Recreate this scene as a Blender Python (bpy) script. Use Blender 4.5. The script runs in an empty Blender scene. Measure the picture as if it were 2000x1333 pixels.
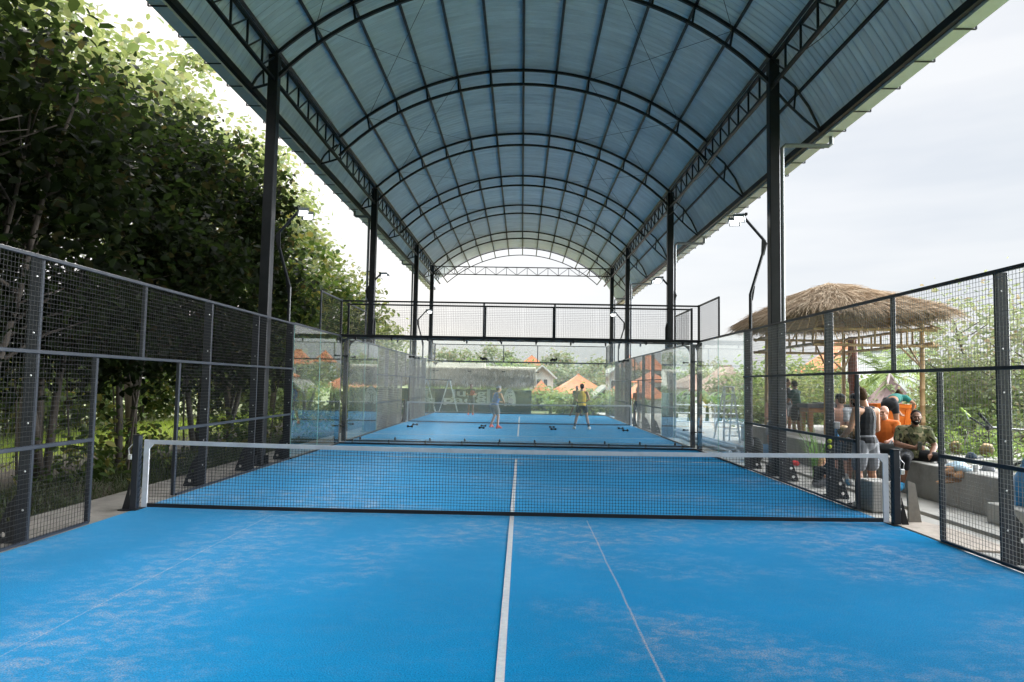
import bpy, bmesh, math, random
import numpy as np
from mathutils import Vector, Matrix, noise as mnoise
R = math.radians
SC = bpy.context.scene
COL = SC.collection
random.seed(7)
rng = np.random.default_rng(7)

# ---------------------------------------------------------------- camera (measured from the photograph)
CAM = (0.1013, -9.144, 1.7475)
YAW, PIT, ROL, FPX = 0.0154969, 0.0629826, 0.0176717, 1333.98
_fw = Vector((-math.sin(YAW), math.cos(YAW), 0)); _rt = Vector((math.cos(YAW), math.sin(YAW), 0)); _up = Vector((0, 0, 1))
_F = _fw * math.cos(PIT) + _up * math.sin(PIT); _U = -_fw * math.sin(PIT) + _up * math.cos(PIT)
def _ray(px, py):
    a, b = px - 1000, 666.5 - py
    u = a * math.cos(ROL) - b * math.sin(ROL); v = a * math.sin(ROL) + b * math.cos(ROL)
    return _F + _rt * (u / FPX) + _U * (v / FPX)
def atY(px, py, Y):
    d = _ray(px, py); return Vector(CAM) + d * ((Y - CAM[1]) / d.y)
def atZ(px, py, Z):
    d = _ray(px, py); return Vector(CAM) + d * ((Z - CAM[2]) / d.z)
def atX(px, py, X):
    d = _ray(px, py); return Vector(CAM) + d * ((X - CAM[0]) / d.x)

# ---------------------------------------------------------------- objects
def tag(o, label=None, cat=None, group=None, kind=None):
    if label: o['label'] = label
    if cat: o['category'] = cat
    if group: o['group'] = group
    if kind: o['kind'] = kind
    return o
def thing(name, label, cat, loc=(0, 0, 0), rz=0.0, group=None):
    o = bpy.data.objects.new(name, None); COL.objects.link(o)
    o.empty_display_size = .1
    o.location = loc; o.rotation_euler = (0, 0, rz)
    return tag(o, label, cat, group)
def copy_tree(o, parent=None):
    c = o.copy(); COL.objects.link(c); c.parent = parent
    for ch in list(KIDS.get(o.name, [])):
        k = copy_tree(ch, c); KIDS.setdefault(c.name, []).append(k)
    return c
KIDS = {}
def link(name, me, m, parent=None, world=True, smooth=False):
    o = bpy.data.objects.new(name, me); COL.objects.link(o)
    if m is not None: me.materials.append(m)
    if smooth: me.polygons.foreach_set('use_smooth', [True] * len(me.polygons))
    if parent is not None:
        o.parent = parent
        if world:
            off = Vector((0, 0, 0)); p = parent
            while p is not None: off += p.location; p = p.parent
            me.transform(Matrix.Translation(-off))
        KIDS.setdefault(parent.name, []).append(o)
    me.update()
    return o
def basis(d, up=None):
    d = Vector(d).normalized()
    up = Vector(up) if up is not None else Vector((0, 0, 1))
    if abs(d.dot(up.normalized())) > .98: up = Vector((0, 1, 0)) if abs(d.y) < .9 else Vector((1, 0, 0))
    x = up.cross(d).normalized(); y = d.cross(x).normalized()
    return x, y, d
class MB:
    def __init__(s): s.v = []; s.f = []
    def add(s, vs, fs):
        n = len(s.v); s.v += [tuple(p) for p in vs]; s.f += [tuple(i + n for i in f) for f in fs]; return s
    def box(s, x0, x1, y0, y1, z0, z1):
        return s.add([(x0,y0,z0),(x1,y0,z0),(x1,y1,z0),(x0,y1,z0),(x0,y0,z1),(x1,y0,z1),(x1,y1,z1),(x0,y1,z1)],
                     [(3,2,1,0),(4,5,6,7),(0,1,5,4),(1,2,6,5),(2,3,7,6),(3,0,4,7)])
    def cbox(s, c, sz, rz=0.0, bev=0.0):
        hx, hy, hz = sz[0]/2, sz[1]/2, sz[2]/2; ca, sa = math.cos(rz), math.sin(rz)
        P = lambda x, y, z: (c[0]+x*ca-y*sa, c[1]+x*sa+y*ca, c[2]+z)
        if bev <= 0:
            return s.add([P(-hx,-hy,-hz),P(hx,-hy,-hz),P(hx,hy,-hz),P(-hx,hy,-hz),P(-hx,-hy,hz),P(hx,-hy,hz),P(hx,hy,hz),P(-hx,hy,hz)],
                     [(3,2,1,0),(4,5,6,7),(0,1,5,4),(1,2,6,5),(2,3,7,6),(3,0,4,7)])
        vs = []; b = bev
        for z, k in ((-hz, b), (-hz+b, 0), (hz-b, 0), (hz, b)):
            a, e = hx-k, hy-k
            vs += [P(-a+b,-e,z),P(a-b,-e,z),P(a,-e+b,z),P(a,e-b,z),P(a-b,e,z),P(-a+b,e,z),P(-a,e-b,z),P(-a,-e+b,z)]
        fs = [tuple(range(7,-1,-1)), tuple(range(24,32))]
        for r in range(3):
            for i in range(8): fs.append((r*8+i, r*8+(i+1)%8, r*8+8+(i+1)%8, r*8+8+i))
        return s.add(vs, fs)
    def bar(s, p, q, w, h=None, up=None):
        h = h or w; p, q = Vector(p), Vector(q); x, y, d = basis(q-p, up); x *= w/2; y *= h/2
        return s.add([p-x-y,p+x-y,p+x+y,p-x+y,q-x-y,q+x-y,q+x+y,q-x+y],
                     [(3,2,1,0),(4,5,6,7),(0,1,5,4),(1,2,6,5),(2,3,7,6),(3,0,4,7)])
    def tube(s, pts, r, n=8, r1=None, cap=True):
        pts = [Vector(p) for p in pts]; m = len(pts)
        if isinstance(r, (list, tuple)): rs = list(r)
        else:
            e = r if r1 is None else r1; rs = [r + (e-r)*i/(m-1) for i in range(m)]
        vs = []; x0 = None
        for i, p in enumerate(pts):
            d = (pts[min(i+1, m-1)] - pts[max(i-1, 0)]).normalized()
            if x0 is None: x, y, _ = basis(d)
            else:
                x = (x0 - d*x0.dot(d)).normalized(); y = d.cross(x)
            x0 = x
            for k in range(n):
                a = 2*math.pi*k/n; vs.append(p + (x*math.cos(a) + y*math.sin(a))*rs[i])
        fs = []
        for i in range(m-1):
            for k in range(n): fs.append((i*n+k, i*n+(k+1)%n, i*n+n+(k+1)%n, i*n+n+k))
        if cap: fs += [tuple(range(n-1,-1,-1)), tuple(range((m-1)*n, m*n))]
        return s.add(vs, fs)
    def ell(s, c, rad, M=None, nu=14, nv=9):
        c = Vector(c); vs = []; fs = []
        X, Y, Z = M if M else (Vector((1,0,0)), Vector((0,1,0)), Vector((0,0,1)))
        vs.append(c - Z*rad[2])
        for j in range(1, nv):
            t = -math.pi/2 + math.pi*j/nv
            for i in range(nu):
                a = 2*math.pi*i/nu
                vs.append(c + X*(rad[0]*math.cos(t)*math.cos(a)) + Y*(rad[1]*math.cos(t)*math.sin(a)) + Z*(rad[2]*math.sin(t)))
        vs.append(c + Z*rad[2]); top = len(vs)-1
        for i in range(nu): fs.append((0, 1+(i+1)%nu, 1+i)); fs.append((top, top-nu+i, top-nu+(i+1)%nu))
        for j in range(nv-2):
            for i in range(nu): fs.append((1+j*nu+i, 1+j*nu+(i+1)%nu, 1+(j+1)*nu+(i+1)%nu, 1+(j+1)*nu+i))
        return s.add(vs, fs)
    def caps(s, p, q, r0, r1, n=12):
        p, q = Vector(p), Vector(q); d = q-p; L = d.length
        if L < 1e-6: return s.ell(p, (r0,)*3)
        x, y, d = basis(d); vs = [p - d*r0]; fs = []; rings = []
        for t in (-60, -30, 0): rings.append((p + d*(r0*math.sin(R(t))), r0*math.cos(R(t))))
        for t in (0, 30, 60): rings.append((q + d*(r1*math.sin(R(t))), r1*math.cos(R(t))))
        for c, r in rings:
            for i in range(n):
                a = 2*math.pi*i/n; vs.append(c + (x*math.cos(a) + y*math.sin(a))*r)
        vs.append(q + d*r1); T = len(vs)-1; m = len(rings)
        for i in range(n): fs.append((0, 1+(i+1)%n, 1+i)); fs.append((T, 1+(m-1)*n+i, 1+(m-1)*n+(i+1)%n))
        for j in range(m-1):
            for i in range(n): fs.append((1+j*n+i, 1+j*n+(i+1)%n, 1+(j+1)*n+(i+1)%n, 1+(j+1)*n+i))
        return s.add(vs, fs)
    def quad(s, *p): return s.add(p, [tuple(range(len(p)))])
    def prism(s, poly, axis, a, b):
        """extrude a 2-D polygon along axis ('x','y','z') from a to b"""
        n = len(poly)
        def P(u, v, w):
            return {'x': (w, u, v), 'y': (u, w, v), 'z': (u, v, w)}[axis]
        vs = [P(u, v, a) for u, v in poly] + [P(u, v, b) for u, v in poly]
        fs = [tuple(range(n-1,-1,-1)), tuple(range(n, 2*n))] + [(i, (i+1)%n, n+(i+1)%n, n+i) for i in range(n)]
        return s.add(vs, fs)
    def mesh(s, name):
        me = bpy.data.meshes.new(name); me.from_pydata(s.v, [], s.f); me.update(); return me
    def build(s, name, m, parent=None, world=True, smooth=False, fix=True):
        me = s.mesh(name)
        if fix and len(s.f) < 40000:
            bm = bmesh.new(); bm.from_mesh(me); bmesh.ops.recalc_face_normals(bm, faces=bm.faces); bm.to_mesh(me); bm.free()
        return link(name, me, m, parent, world, smooth)
def np_mesh(name, V, F):
    """V (n,3), F (m,k) constant k"""
    me = bpy.data.meshes.new(name); k = F.shape[1]
    me.vertices.add(len(V)); me.vertices.foreach_set('co', V.astype(np.float32).ravel())
    me.loops.add(F.size); me.loops.foreach_set('vertex_index', F.astype(np.int32).ravel())
    me.polygons.add(len(F)); me.polygons.foreach_set('loop_start', np.arange(0, F.size, k, dtype=np.int32))
    me.polygons.foreach_set('loop_total', np.full(len(F), k, dtype=np.int32))
    me.update(calc_edges=True); return me
def remeshed(mb, voxel, smooth_it=4):
    me = mb.mesh('tmp'); o = bpy.data.objects.new('tmp', me); COL.objects.link(o)
    m = o.modifiers.new('r', 'REMESH'); m.mode = 'VOXEL'; m.voxel_size = voxel
    if smooth_it:
        m2 = o.modifiers.new('s', 'SMOOTH'); m2.iterations = smooth_it; m2.factor = .5
    dg = bpy.context.evaluated_depsgraph_get()
    out = bpy.data.meshes.new_from_object(o.evaluated_get(dg))
    bpy.data.objects.remove(o); bpy.data.meshes.remove(me)
    out.polygons.foreach_set('use_smooth', [True]*len(out.polygons))
    return out

# ---------------------------------------------------------------- materials
def _nt(name):
    m = bpy.data.materials.new(name); m.use_nodes = True; nt = m.node_tree; nt.nodes.clear()
    out = nt.nodes.new('ShaderNodeOutputMaterial'); return m, nt, out
def N(nt, typ, **kw):
    n = nt.nodes.new(typ)
    for k, v in kw.items():
        if k in n.inputs: n.inputs[k].default_value = v
        else: setattr(n, k, v)
    return n
def c4(c): return (c[0], c[1], c[2], 1)
def ramp(nt, fac, stops):
    r = nt.nodes.new('ShaderNodeValToRGB'); e = r.color_ramp.elements
    while len(e) < len(stops): e.new(.5)
    for el, (p, c) in zip(e, stops): el.position = p; el.color = c4(c) if len(c) == 3 else c
    nt.links.new(fac, r.inputs['Fac']); return r
def pm(name, col, rough=.6, metal=0.0, var=.12, vscale=6.0, bump=0.0, bscale=40.0, spec=.4, dirt=None, dscale=2.0, damt=.5, stretch=None, sheen=0):
    m, nt, out = _nt(name); L = nt.links.new
    b = N(nt, 'ShaderNodeBsdfPrincipled'); L(b.outputs[0], out.inputs[0])
    b.inputs['Roughness'].default_value = rough; b.inputs['Metallic'].default_value = metal
    b.inputs['Specular IOR Level'].default_value = spec
    if sheen: b.inputs['Sheen Weight'].default_value = sheen
    tc = N(nt, 'ShaderNodeTexCoord'); src = tc.outputs['Object']
    if stretch:
        mp = N(nt, 'ShaderNodeMapping'); mp.inputs['Scale'].default_value = stretch; L(src, mp.inputs[0]); src = mp.outputs[0]
    n = N(nt, 'ShaderNodeTexNoise', Scale=vscale, Detail=5.0, Roughness=.6); L(src, n.inputs['Vector'])
    lo = tuple(max(0, c*(1-var)) for c in col); hi = tuple(min(1, c*(1+var)) for c in col)
    r = ramp(nt, n.outputs['Fac'], [(.3, lo), (.7, hi)]); cur = r.outputs[0]
    if dirt:
        n2 = N(nt, 'ShaderNodeTexNoise', Scale=dscale, Detail=7.0, Roughness=.68); L(src, n2.inputs['Vector'])
        r2 = ramp(nt, n2.outputs['Fac'], [(.48, (0,0,0)), (.68, (damt,)*3)])
        mx = N(nt, 'ShaderNodeMix', data_type='RGBA'); L(r2.outputs[0], mx.inputs['Factor']); L(cur, mx.inputs['A']); mx.inputs['B'].default_value = c4(dirt); cur = mx.outputs['Result']
    L(cur, b.inputs['Base Color'])
    if bump:
        n3 = N(nt, 'ShaderNodeTexNoise', Scale=bscale, Detail=4.0); L(src, n3.inputs['Vector'])
        bp = N(nt, 'ShaderNodeBump', Strength=bump, Distance=.02); L(n3.outputs['Fac'], bp.inputs['Height']); L(bp.outputs[0], b.inputs['Normal'])
    return m
def leaf_mat(name, cols, trans=.35, rough=.5, spec=.3, tv=1.8):
    m, nt, out = _nt(name); L = nt.links.new
    g = N(nt, 'ShaderNodeNewGeometry')
    r = ramp(nt, g.outputs['Random Per Island'], [(i/(len(cols)-1), c) for i, c in enumerate(cols)])
    b = N(nt, 'ShaderNodeBsdfPrincipled', Roughness=rough); b.inputs['Specular IOR Level'].default_value = spec
    L(r.outputs[0], b.inputs['Base Color'])
    t = N(nt, 'ShaderNodeBsdfTranslucent')
    hs = N(nt, 'ShaderNodeHueSaturation', Hue=.485, Saturation=1.1, Value=tv); L(r.outputs[0], hs.inputs['Color']); L(hs.outputs[0], t.inputs['Color'])
    mx = N(nt, 'ShaderNodeMixShader', Fac=trans); L(b.outputs[0], mx.inputs[1]); L(t.outputs[0], mx.inputs[2]); L(mx.outputs[0], out.inputs[0])
    return m
def emis(name, col, s):
    m, nt, out = _nt(name); e = N(nt, 'ShaderNodeEmission', Strength=s); e.inputs[0].default_value = c4(col); nt.links.new(e.outputs[0], out.inputs[0]); return m
def glass_mat(name, tint, dust=.08, refl=1.0, ior=1.5, spots=1.0):
    m, nt, out = _nt(name); L = nt.links.new
    tr = N(nt, 'ShaderNodeBsdfTransparent'); tr.inputs[0].default_value = c4(tint)
    gl = N(nt, 'ShaderNodeBsdfGlossy', Roughness=.012); gl.inputs[0].default_value = (refl, refl, refl, 1)
    fr = N(nt, 'ShaderNodeFresnel'); gb = N(nt, 'ShaderNodeNewGeometry')     # a thin pane: both faces reflect like air-to-glass
    io = N(nt, 'ShaderNodeMapRange'); io.inputs['To Min'].default_value = ior; io.inputs['To Max'].default_value = 1/ior; L(gb.outputs['Backfacing'], io.inputs['Value']); L(io.outputs[0], fr.inputs['IOR'])
    mx = N(nt, 'ShaderNodeMixShader'); L(fr.outputs[0], mx.inputs[0]); L(tr.outputs[0], mx.inputs[1]); L(gl.outputs[0], mx.inputs[2])
    df = N(nt, 'ShaderNodeBsdfDiffuse'); df.inputs[0].default_value = (.86, .87, .88, 1)
    tl = N(nt, 'ShaderNodeBsdfTranslucent'); tl.inputs[0].default_value = (.88, .89, .9, 1)
    md = N(nt, 'ShaderNodeMixShader', Fac=.5); L(df.outputs[0], md.inputs[1]); L(tl.outputs[0], md.inputs[2])
    tc = N(nt, 'ShaderNodeTexCoord')
    n1 = N(nt, 'ShaderNodeTexNoise', Scale=1.3, Detail=3.0); L(tc.outputs['Object'], n1.inputs['Vector'])
    n2 = N(nt, 'ShaderNodeTexVoronoi', Scale=14.0, feature='DISTANCE_TO_EDGE'); L(tc.outputs['Object'], n2.inputs['Vector'])
    n2.feature = 'F1'
    r1 = ramp(nt, n1.outputs['Fac'], [(.35, (dust*.5,)*3), (.75, (dust*1.5,)*3)])
    r2 = ramp(nt, n2.outputs['Distance'], [(.06, (dust*1.6*spots,)*3), (.2, (0,0,0))])
    ad = N(nt, 'ShaderNodeMath', operation='ADD'); L(r1.outputs[0], ad.inputs[0]); L(r2.outputs[0], ad.inputs[1])
    m2 = N(nt, 'ShaderNodeMixShader'); L(ad.outputs[0], m2.inputs[0]); L(mx.outputs[0], m2.inputs[1]); L(md.outputs[0], m2.inputs[2])
    L(m2.outputs[0], out.inputs[0]); return m
def leaves(name, P, size, m, parent, aspect=.62, droop=.35, jit=.35, seed=0, dirs=None):
    """leaf faces, folded along the midrib, at points P (n,3)"""
    r = np.random.default_rng(seed); n = len(P)
    T = np.array([[0,0,0],[.3,.5,.08],[.3,-.5,.08],[.72,.42,.05],[.72,-.42,.05],[1,0,-.12],[.5,0,-.03]])
    F = np.array([[0,6,1],[0,2,6],[1,6,3],[2,4,6],[6,5,3],[6,4,5]])
    a = r.uniform(0, 2*np.pi, n); el = r.normal(-droop, .45, n); ro = r.normal(0, .7, n)
    s = size*(1 + r.normal(0, jit*.6, n)).clip(.4, 1.9)
    d = np.stack([np.cos(a)*np.cos(el), np.sin(a)*np.cos(el), np.sin(el)], 1)
    if dirs is not None:
        d = d*.7 + dirs; d /= np.linalg.norm(d, axis=1)[:, None]
    up = np.tile([0, 0, 1.], (n, 1)); y = np.cross(up, d); y /= (np.linalg.norm(y, axis=1)[:, None] + 1e-6); z = np.cross(d, y)
    y2 = y*np.cos(ro)[:, None] + z*np.sin(ro)[:, None]; z2 = np.cross(d, y2)
    t = T.copy(); t[:, 1] *= aspect
    V = P[:, None, :] + s[:, None, None]*(t[None, :, 0, None]*d[:, None, :] + t[None, :, 1, None]*y2[:, None, :] + t[None, :, 2, None]*z2[:, None, :])
    FF = (F[None] + (np.arange(n)*7)[:, None, None]).reshape(-1, 3)
    return link(name, np_mesh(name, V.reshape(-1, 3), FF), m, parent, world=True)
def blades(P, D, L, w, seed=0, bend=.25):
    """thin two-segment strips (thatch straw, grass): returns V,F"""
    r = np.random.default_rng(seed); n = len(P); D = D/np.linalg.norm(D, axis=1)[:, None]
    L = np.broadcast_to(L, (n,))*(1 + r.normal(0, .25, n)).clip(.4, 1.8)
    sd = np.cross(D, r.normal(0, 1, (n, 3))); sd /= (np.linalg.norm(sd, axis=1)[:, None]+1e-6); sd *= w/2
    mid = P + D*(L*.5)[:, None]; D2 = D + np.array([0, 0, -bend]) + r.normal(0, .12, (n, 3)); D2 /= np.linalg.norm(D2, axis=1)[:, None]
    tip = mid + D2*(L*.5)[:, None]
    V = np.stack([P-sd, P+sd, mid+sd*.9, mid-sd*.9, tip+sd*.25, tip-sd*.25], 1).reshape(-1, 3)
    F = (np.array([[0,1,2,3],[3,2,4,5]])[None] + (np.arange(n)*6)[:, None, None]).reshape(-1, 4)
    return V, F
SKY_FRONT = 2.05; SKY_FILL = 80.0; SKY_ZENITH = 14.0; EXPO = 2.2
_pc = {}
def pm_cache(name, *a, **k):
    if name not in _pc: _pc[name] = pm(name, *a, **k)
    return _pc[name]
# ================================================================= camera, world, sun
cd = bpy.data.cameras.new('camera'); cam = bpy.data.objects.new('camera', cd); COL.objects.link(cam)
cd.sensor_width = 36; cd.lens = FPX/2000*36; cd.clip_start = .05; cd.clip_end = 2000
cr, sr = math.cos(ROL), math.sin(ROL)
X_ = _rt*cr + _U*sr; Y_ = -_rt*sr + _U*cr
M = Matrix((X_, Y_, -_F)).transposed().to_4x4(); M.translation = Vector(CAM); cam.matrix_world = M
SC.camera = cam
SUN_AZ, SUN_EL = -24, 33           # degrees: left of straight ahead, above the horizon
w = bpy.data.worlds.new('World'); SC.world = w; w.use_nodes = True; nt = w.node_tree; nt.nodes.clear(); L = nt.links.new
out = N(nt, 'ShaderNodeOutputWorld'); bg = N(nt, 'ShaderNodeBackground', Strength=.1); L(bg.outputs[0], out.inputs[0])
sky = N(nt, 'ShaderNodeTexSky', sky_type='NISHITA', sun_disc=False, sun_elevation=R(SUN_EL), sun_rotation=R(SUN_AZ), air_density=1.0, dust_density=3.0)
tc = N(nt, 'ShaderNodeTexCoord')
mp = N(nt, 'ShaderNodeMapping'); mp.inputs['Scale'].default_value = (1.1, 1.1, 6.0); L(tc.outputs['Generated'], mp.inputs[0])
nz = N(nt, 'ShaderNodeTexNoise', Scale=1.7, Detail=4.0, Roughness=.55); L(mp.outputs[0], nz.inputs['Vector'])
cl = ramp(nt, nz.outputs['Fac'], [(.34, (.80, .845, .90)), (.64, (.97, .985, 1.0))])
# bright sky patch added on the right, out of view, to light the court
vm = N(nt, 'ShaderNodeVectorMath', operation='DOT_PRODUCT'); L(tc.outputs['Generated'], vm.inputs[0]); vm.inputs[1].default_value = (.98, .20, .0)
mr = N(nt, 'ShaderNodeMapRange'); mr.inputs['From Min'].default_value = .76; mr.inputs['From Max'].default_value = .97
mr.inputs['To Min'].default_value = SKY_FRONT; mr.inputs['To Max'].default_value = SKY_FILL; mr.interpolation_type = 'SMOOTHSTEP'; L(vm.outputs['Value'], mr.inputs['Value'])
# an overcast sky is several times brighter overhead than at the horizon
sz = N(nt, 'ShaderNodeSeparateXYZ'); L(tc.outputs['Generated'], sz.inputs[0])
mz = N(nt, 'ShaderNodeMapRange'); mz.inputs['From Min'].default_value = .47; mz.inputs['From Max'].default_value = .85; mz.inputs['To Min'].default_value = 0; mz.inputs['To Max'].default_value = SKY_ZENITH; mz.interpolation_type = 'SMOOTHSTEP'; L(sz.outputs[2], mz.inputs['Value'])
ad = N(nt, 'ShaderNodeMath', operation='ADD'); L(mr.outputs[0], ad.inputs[0]); L(mz.outputs[0], ad.inputs[1])
sc_ = N(nt, 'ShaderNodeVectorMath', operation='SCALE'); L(cl.outputs[0], sc_.inputs[0]); L(ad.outputs[0], sc_.inputs['Scale'])
mx = N(nt, 'ShaderNodeMix', data_type='RGBA'); mx.inputs['Factor'].default_value = .96; L(sky.outputs[0], mx.inputs['A']); L(sc_.outputs[0], mx.inputs['B'])
L(mx.outputs['Result'], bg.inputs[0])
sl = bpy.data.lights.new('sun', 'SUN'); sl.energy = 1.3; sl.angle = R(14); sl.color = (1, .95, .86)
so = bpy.data.objects.new('sun', sl); COL.objects.link(so)
sd = Vector((math.sin(R(SUN_AZ))*math.cos(R(SUN_EL)), math.cos(R(SUN_AZ))*math.cos(R(SUN_EL)), math.sin(R(SUN_EL))))
so.rotation_euler = sd.to_track_quat('Z', 'Y').to_euler(); so.location = sd*60
SC.view_settings.view_transform = 'Standard'; SC.view_settings.look = 'None'; SC.view_settings.gamma = 1; SC.view_settings.exposure = EXPO
SC.cycles.use_denoising = True
try: SC.cycles.denoiser = 'OPENIMAGEDENOISE'
except Exception: pass
SC.cycles.max_bounces = 10; SC.cycles.transparent_max_bounces = 40; SC.cycles.diffuse_bounces = 4; SC.cycles.glossy_bounces = 3
SC.cycles.caustics_reflective = False; SC.cycles.caustics_refractive = False; SC.cycles.sample_clamp_indirect = 6

# ================================================================= materials
STEEL = pm('black_steel', (.007, .008, .010), .45, .0, .25, 3, spec=.35, dirt=(.04, .04, .04), dscale=3, damt=.2)
POSTM = pm('navy_steel', (.009, .013, .020), .45, 0, .2, 4, spec=.4, dirt=(.05, .05, .05), dscale=4, damt=.2)
WIRE = pm('mesh_wire', (.009, .009, .009), .5, .3, .2, 5)
ZINC = pm('zinc_bolt', (.55, .55, .55), .35, .9, .1, 10)
GUTM = pm('gutter_pvc', (.62, .62, .58), .55, 0, .1, 3, dirt=(.3, .29, .25), dscale=3, damt=.35)
WHITEB = pm('white_band', (.52, .53, .55), .7, 0, .06, 9, dirt=(.4, .36, .33), dscale=5, damt=.35)
NETM = pm('net_cord', (.012, .013, .016), .7, 0, .1, 5)
CONC = pm('concrete', (.30, .29, .265), .85, 0, .14, 2.2, .25, 60, dirt=(.15, .14, .12), dscale=1.6, damt=.6)
CONCP = pm('pale_concrete', (.40, .385, .35), .88, 0, .12, 1.6, .2, 50, dirt=(.2, .19, .165), dscale=1.1, damt=.55)
CONCD = pm('dark_concrete', (.17, .165, .15), .88, 0, .2, 2.4, .3, 40, dirt=(.08, .08, .07), dscale=2, damt=.7)
GLASS = glass_mat('court_glass', (.975, .99, .985), .046, 1.0, 1.42); GLASSS = glass_mat('side_glass', (.93, .975, .965), .006, 1.0, 1.55, 0); GLASSR = glass_mat('side_glass_clear', (.95, .98, .98), .02, 1.0, 1.35, 0)
WIREL = pm('lit_wire', (.24, .23, .21), .5, .2, .2, 5)  # pale copy of the mesh wire: light falling on it put into the colour
GLASSE = pm('glass_edge', (.25, .48, .42), .2, 0, .05, 3)

def turf_mat():
    m, nt, out = _nt('blue_turf'); L = nt.links.new
    b = N(nt, 'ShaderNodeBsdfPrincipled', Roughness=.9); b.inputs['Specular IOR Level'].default_value = .03; L(b.outputs[0], out.inputs[0])
    b.inputs['Sheen Weight'].default_value = .3; b.inputs['Sheen Roughness'].default_value = .22; b.inputs['Sheen Tint'].default_value = (.30, .70, 1, 1)
    tc = N(nt, 'ShaderNodeTexCoord'); P = tc.outputs['Object']
    n1 = N(nt, 'ShaderNodeTexNoise', Scale=95.0, Detail=4.0, Roughness=.75); L(P, n1.inputs['Vector'])
    r1 = ramp(nt, n1.outputs['Fac'], [(.32, (.0002, .082, .19)), (.5, (.0002, .148, .325)), (.68, (.0008, .235, .49))])
    n1b = N(nt, 'ShaderNodeTexNoise', Scale=.7, Detail=5.0); L(P, n1b.inputs['Vector'])
    r1b = ramp(nt, n1b.outputs['Fac'], [(.3, (.90,)*3), (.7, (1.05,)*3)])
    mm = N(nt, 'ShaderNodeMix', data_type='RGBA', blend_type='MULTIPLY'); mm.inputs['Factor'].default_value = 1; L(r1.outputs[0], mm.inputs['A']); L(r1b.outputs[0], mm.inputs['B'])
    # sand infill that players have brushed into drifts
    mp = N(nt, 'ShaderNodeMapping'); mp.inputs['Rotation'].default_value = (0, 0, .5); mp.inputs['Scale'].default_value = (.9, 1.15, 1); mp.inputs['Rotation'].default_value = (0, 0, -.12); L(P, mp.inputs[0])
    big = N(nt, 'ShaderNodeTexNoise', Scale=.40, Detail=2.5, Roughness=.5); L(mp.outputs[0], big.inputs['Vector'])
    mid = N(nt, 'ShaderNodeTexNoise', Scale=5.0, Detail=10.0, Roughness=.74, Distortion=.1); L(mp.outputs[0], mid.inputs['Vector'])
    fin = N(nt, 'ShaderNodeTexNoise', Scale=85.0, Detail=3.0, Roughness=.7); L(P, fin.inputs['Vector'])
    rb = ramp(nt, big.outputs['Fac'], [(.46, (0,)*3), (.62, (1,)*3)])
    rm_ = ramp(nt, mid.outputs['Fac'], [(.47, (0,)*3), (.70, (.85,)*3)])
    rf = ramp(nt, fin.outputs['Fac'], [(.40, (.06,)*3), (.60, (1,)*3)])
    s0 = N(nt, 'ShaderNodeSeparateXYZ'); L(P, s0.inputs[0])
    dx = N(nt, 'ShaderNodeMath', operation='ADD'); L(s0.outputs[0], dx.inputs[0]); dx.inputs[1].default_value = 2.9
    dxa = N(nt, 'ShaderNodeMath', operation='ABSOLUTE'); L(dx.outputs[0], dxa.inputs[0])
    rdx = ramp(nt, dxa.outputs[0], [(.25, (.85,)*3), (1.0, (0,)*3)])
    rbx = N(nt, 'ShaderNodeMath', operation='MAXIMUM'); L(rb.outputs[0], rbx.inputs[0]); L(rdx.outputs[0], rbx.inputs[1]); rb = rbx
    a1 = N(nt, 'ShaderNodeMath', operation='MULTIPLY_ADD'); L(rb.outputs[0], a1.inputs[0]); a1.inputs[1].default_value = .78; a1.inputs[2].default_value = .06
    a2 = N(nt, 'ShaderNodeMath', operation='MULTIPLY'); L(a1.outputs[0], a2.inputs[0]); L(rm_.outputs[0], a2.inputs[1])
    haze_ = N(nt, 'ShaderNodeMath', operation='MULTIPLY'); L(rb.outputs[0], haze_.inputs[0]); haze_.inputs[1].default_value = .06
    a2b = N(nt, 'ShaderNodeMath', operation='ADD'); L(a2.outputs[0], a2b.inputs[0]); L(haze_.outputs[0], a2b.inputs[1])
    a3 = N(nt, 'ShaderNodeMath', operation='MULTIPLY'); L(a2b.outputs[0], a3.inputs[0]); L(rf.outputs[0], a3.inputs[1])
    # two glued seams, with sand along them, on the near half
    sx = N(nt, 'ShaderNodeSeparateXYZ'); L(P, sx.inputs[0]); tot = None
    wob = N(nt, 'ShaderNodeTexNoise', Scale=1.2, Detail=3.0); L(P, wob.inputs['Vector'])
    for x0, amt in ((.99, .65), (-3.1, .30)):
        d = N(nt, 'ShaderNodeMath', operation='SUBTRACT'); L(sx.outputs[0], d.inputs[0]); d.inputs[1].default_value = x0
        w1 = N(nt, 'ShaderNodeMath', operation='MULTIPLY_ADD'); L(wob.outputs['Fac'], w1.inputs[0]); w1.inputs[1].default_value = .03; L(d.outputs[0], w1.inputs[2])
        ab = N(nt, 'ShaderNodeMath', operation='ABSOLUTE'); L(w1.outputs[0], ab.inputs[0])
        rr = ramp(nt, ab.outputs[0], [(.004, (amt,)*3), (.011, (0,)*3)])
        k = N(nt, 'ShaderNodeMath', operation='MULTIPLY'); L(rr.outputs[0], k.inputs[0]); L(rf.outputs[0], k.inputs[1]); tot = k if tot is None else tot
        if tot is not k:
            s_ = N(nt, 'ShaderNodeMath', operation='ADD'); L(tot.outputs[0], s_.inputs[0]); L(k.outputs[0], s_.inputs[1]); tot = s_
    # seams only on the near half of the court (object space y < -0.2)
    ry = ramp(nt, sx.outputs[1], [(0, (1,)*3), (.001, (0,)*3)])
    yy = N(nt, 'ShaderNodeMath', operation='LESS_THAN'); L(sx.outputs[1], yy.inputs[0]); yy.inputs[1].default_value = -.15
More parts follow.
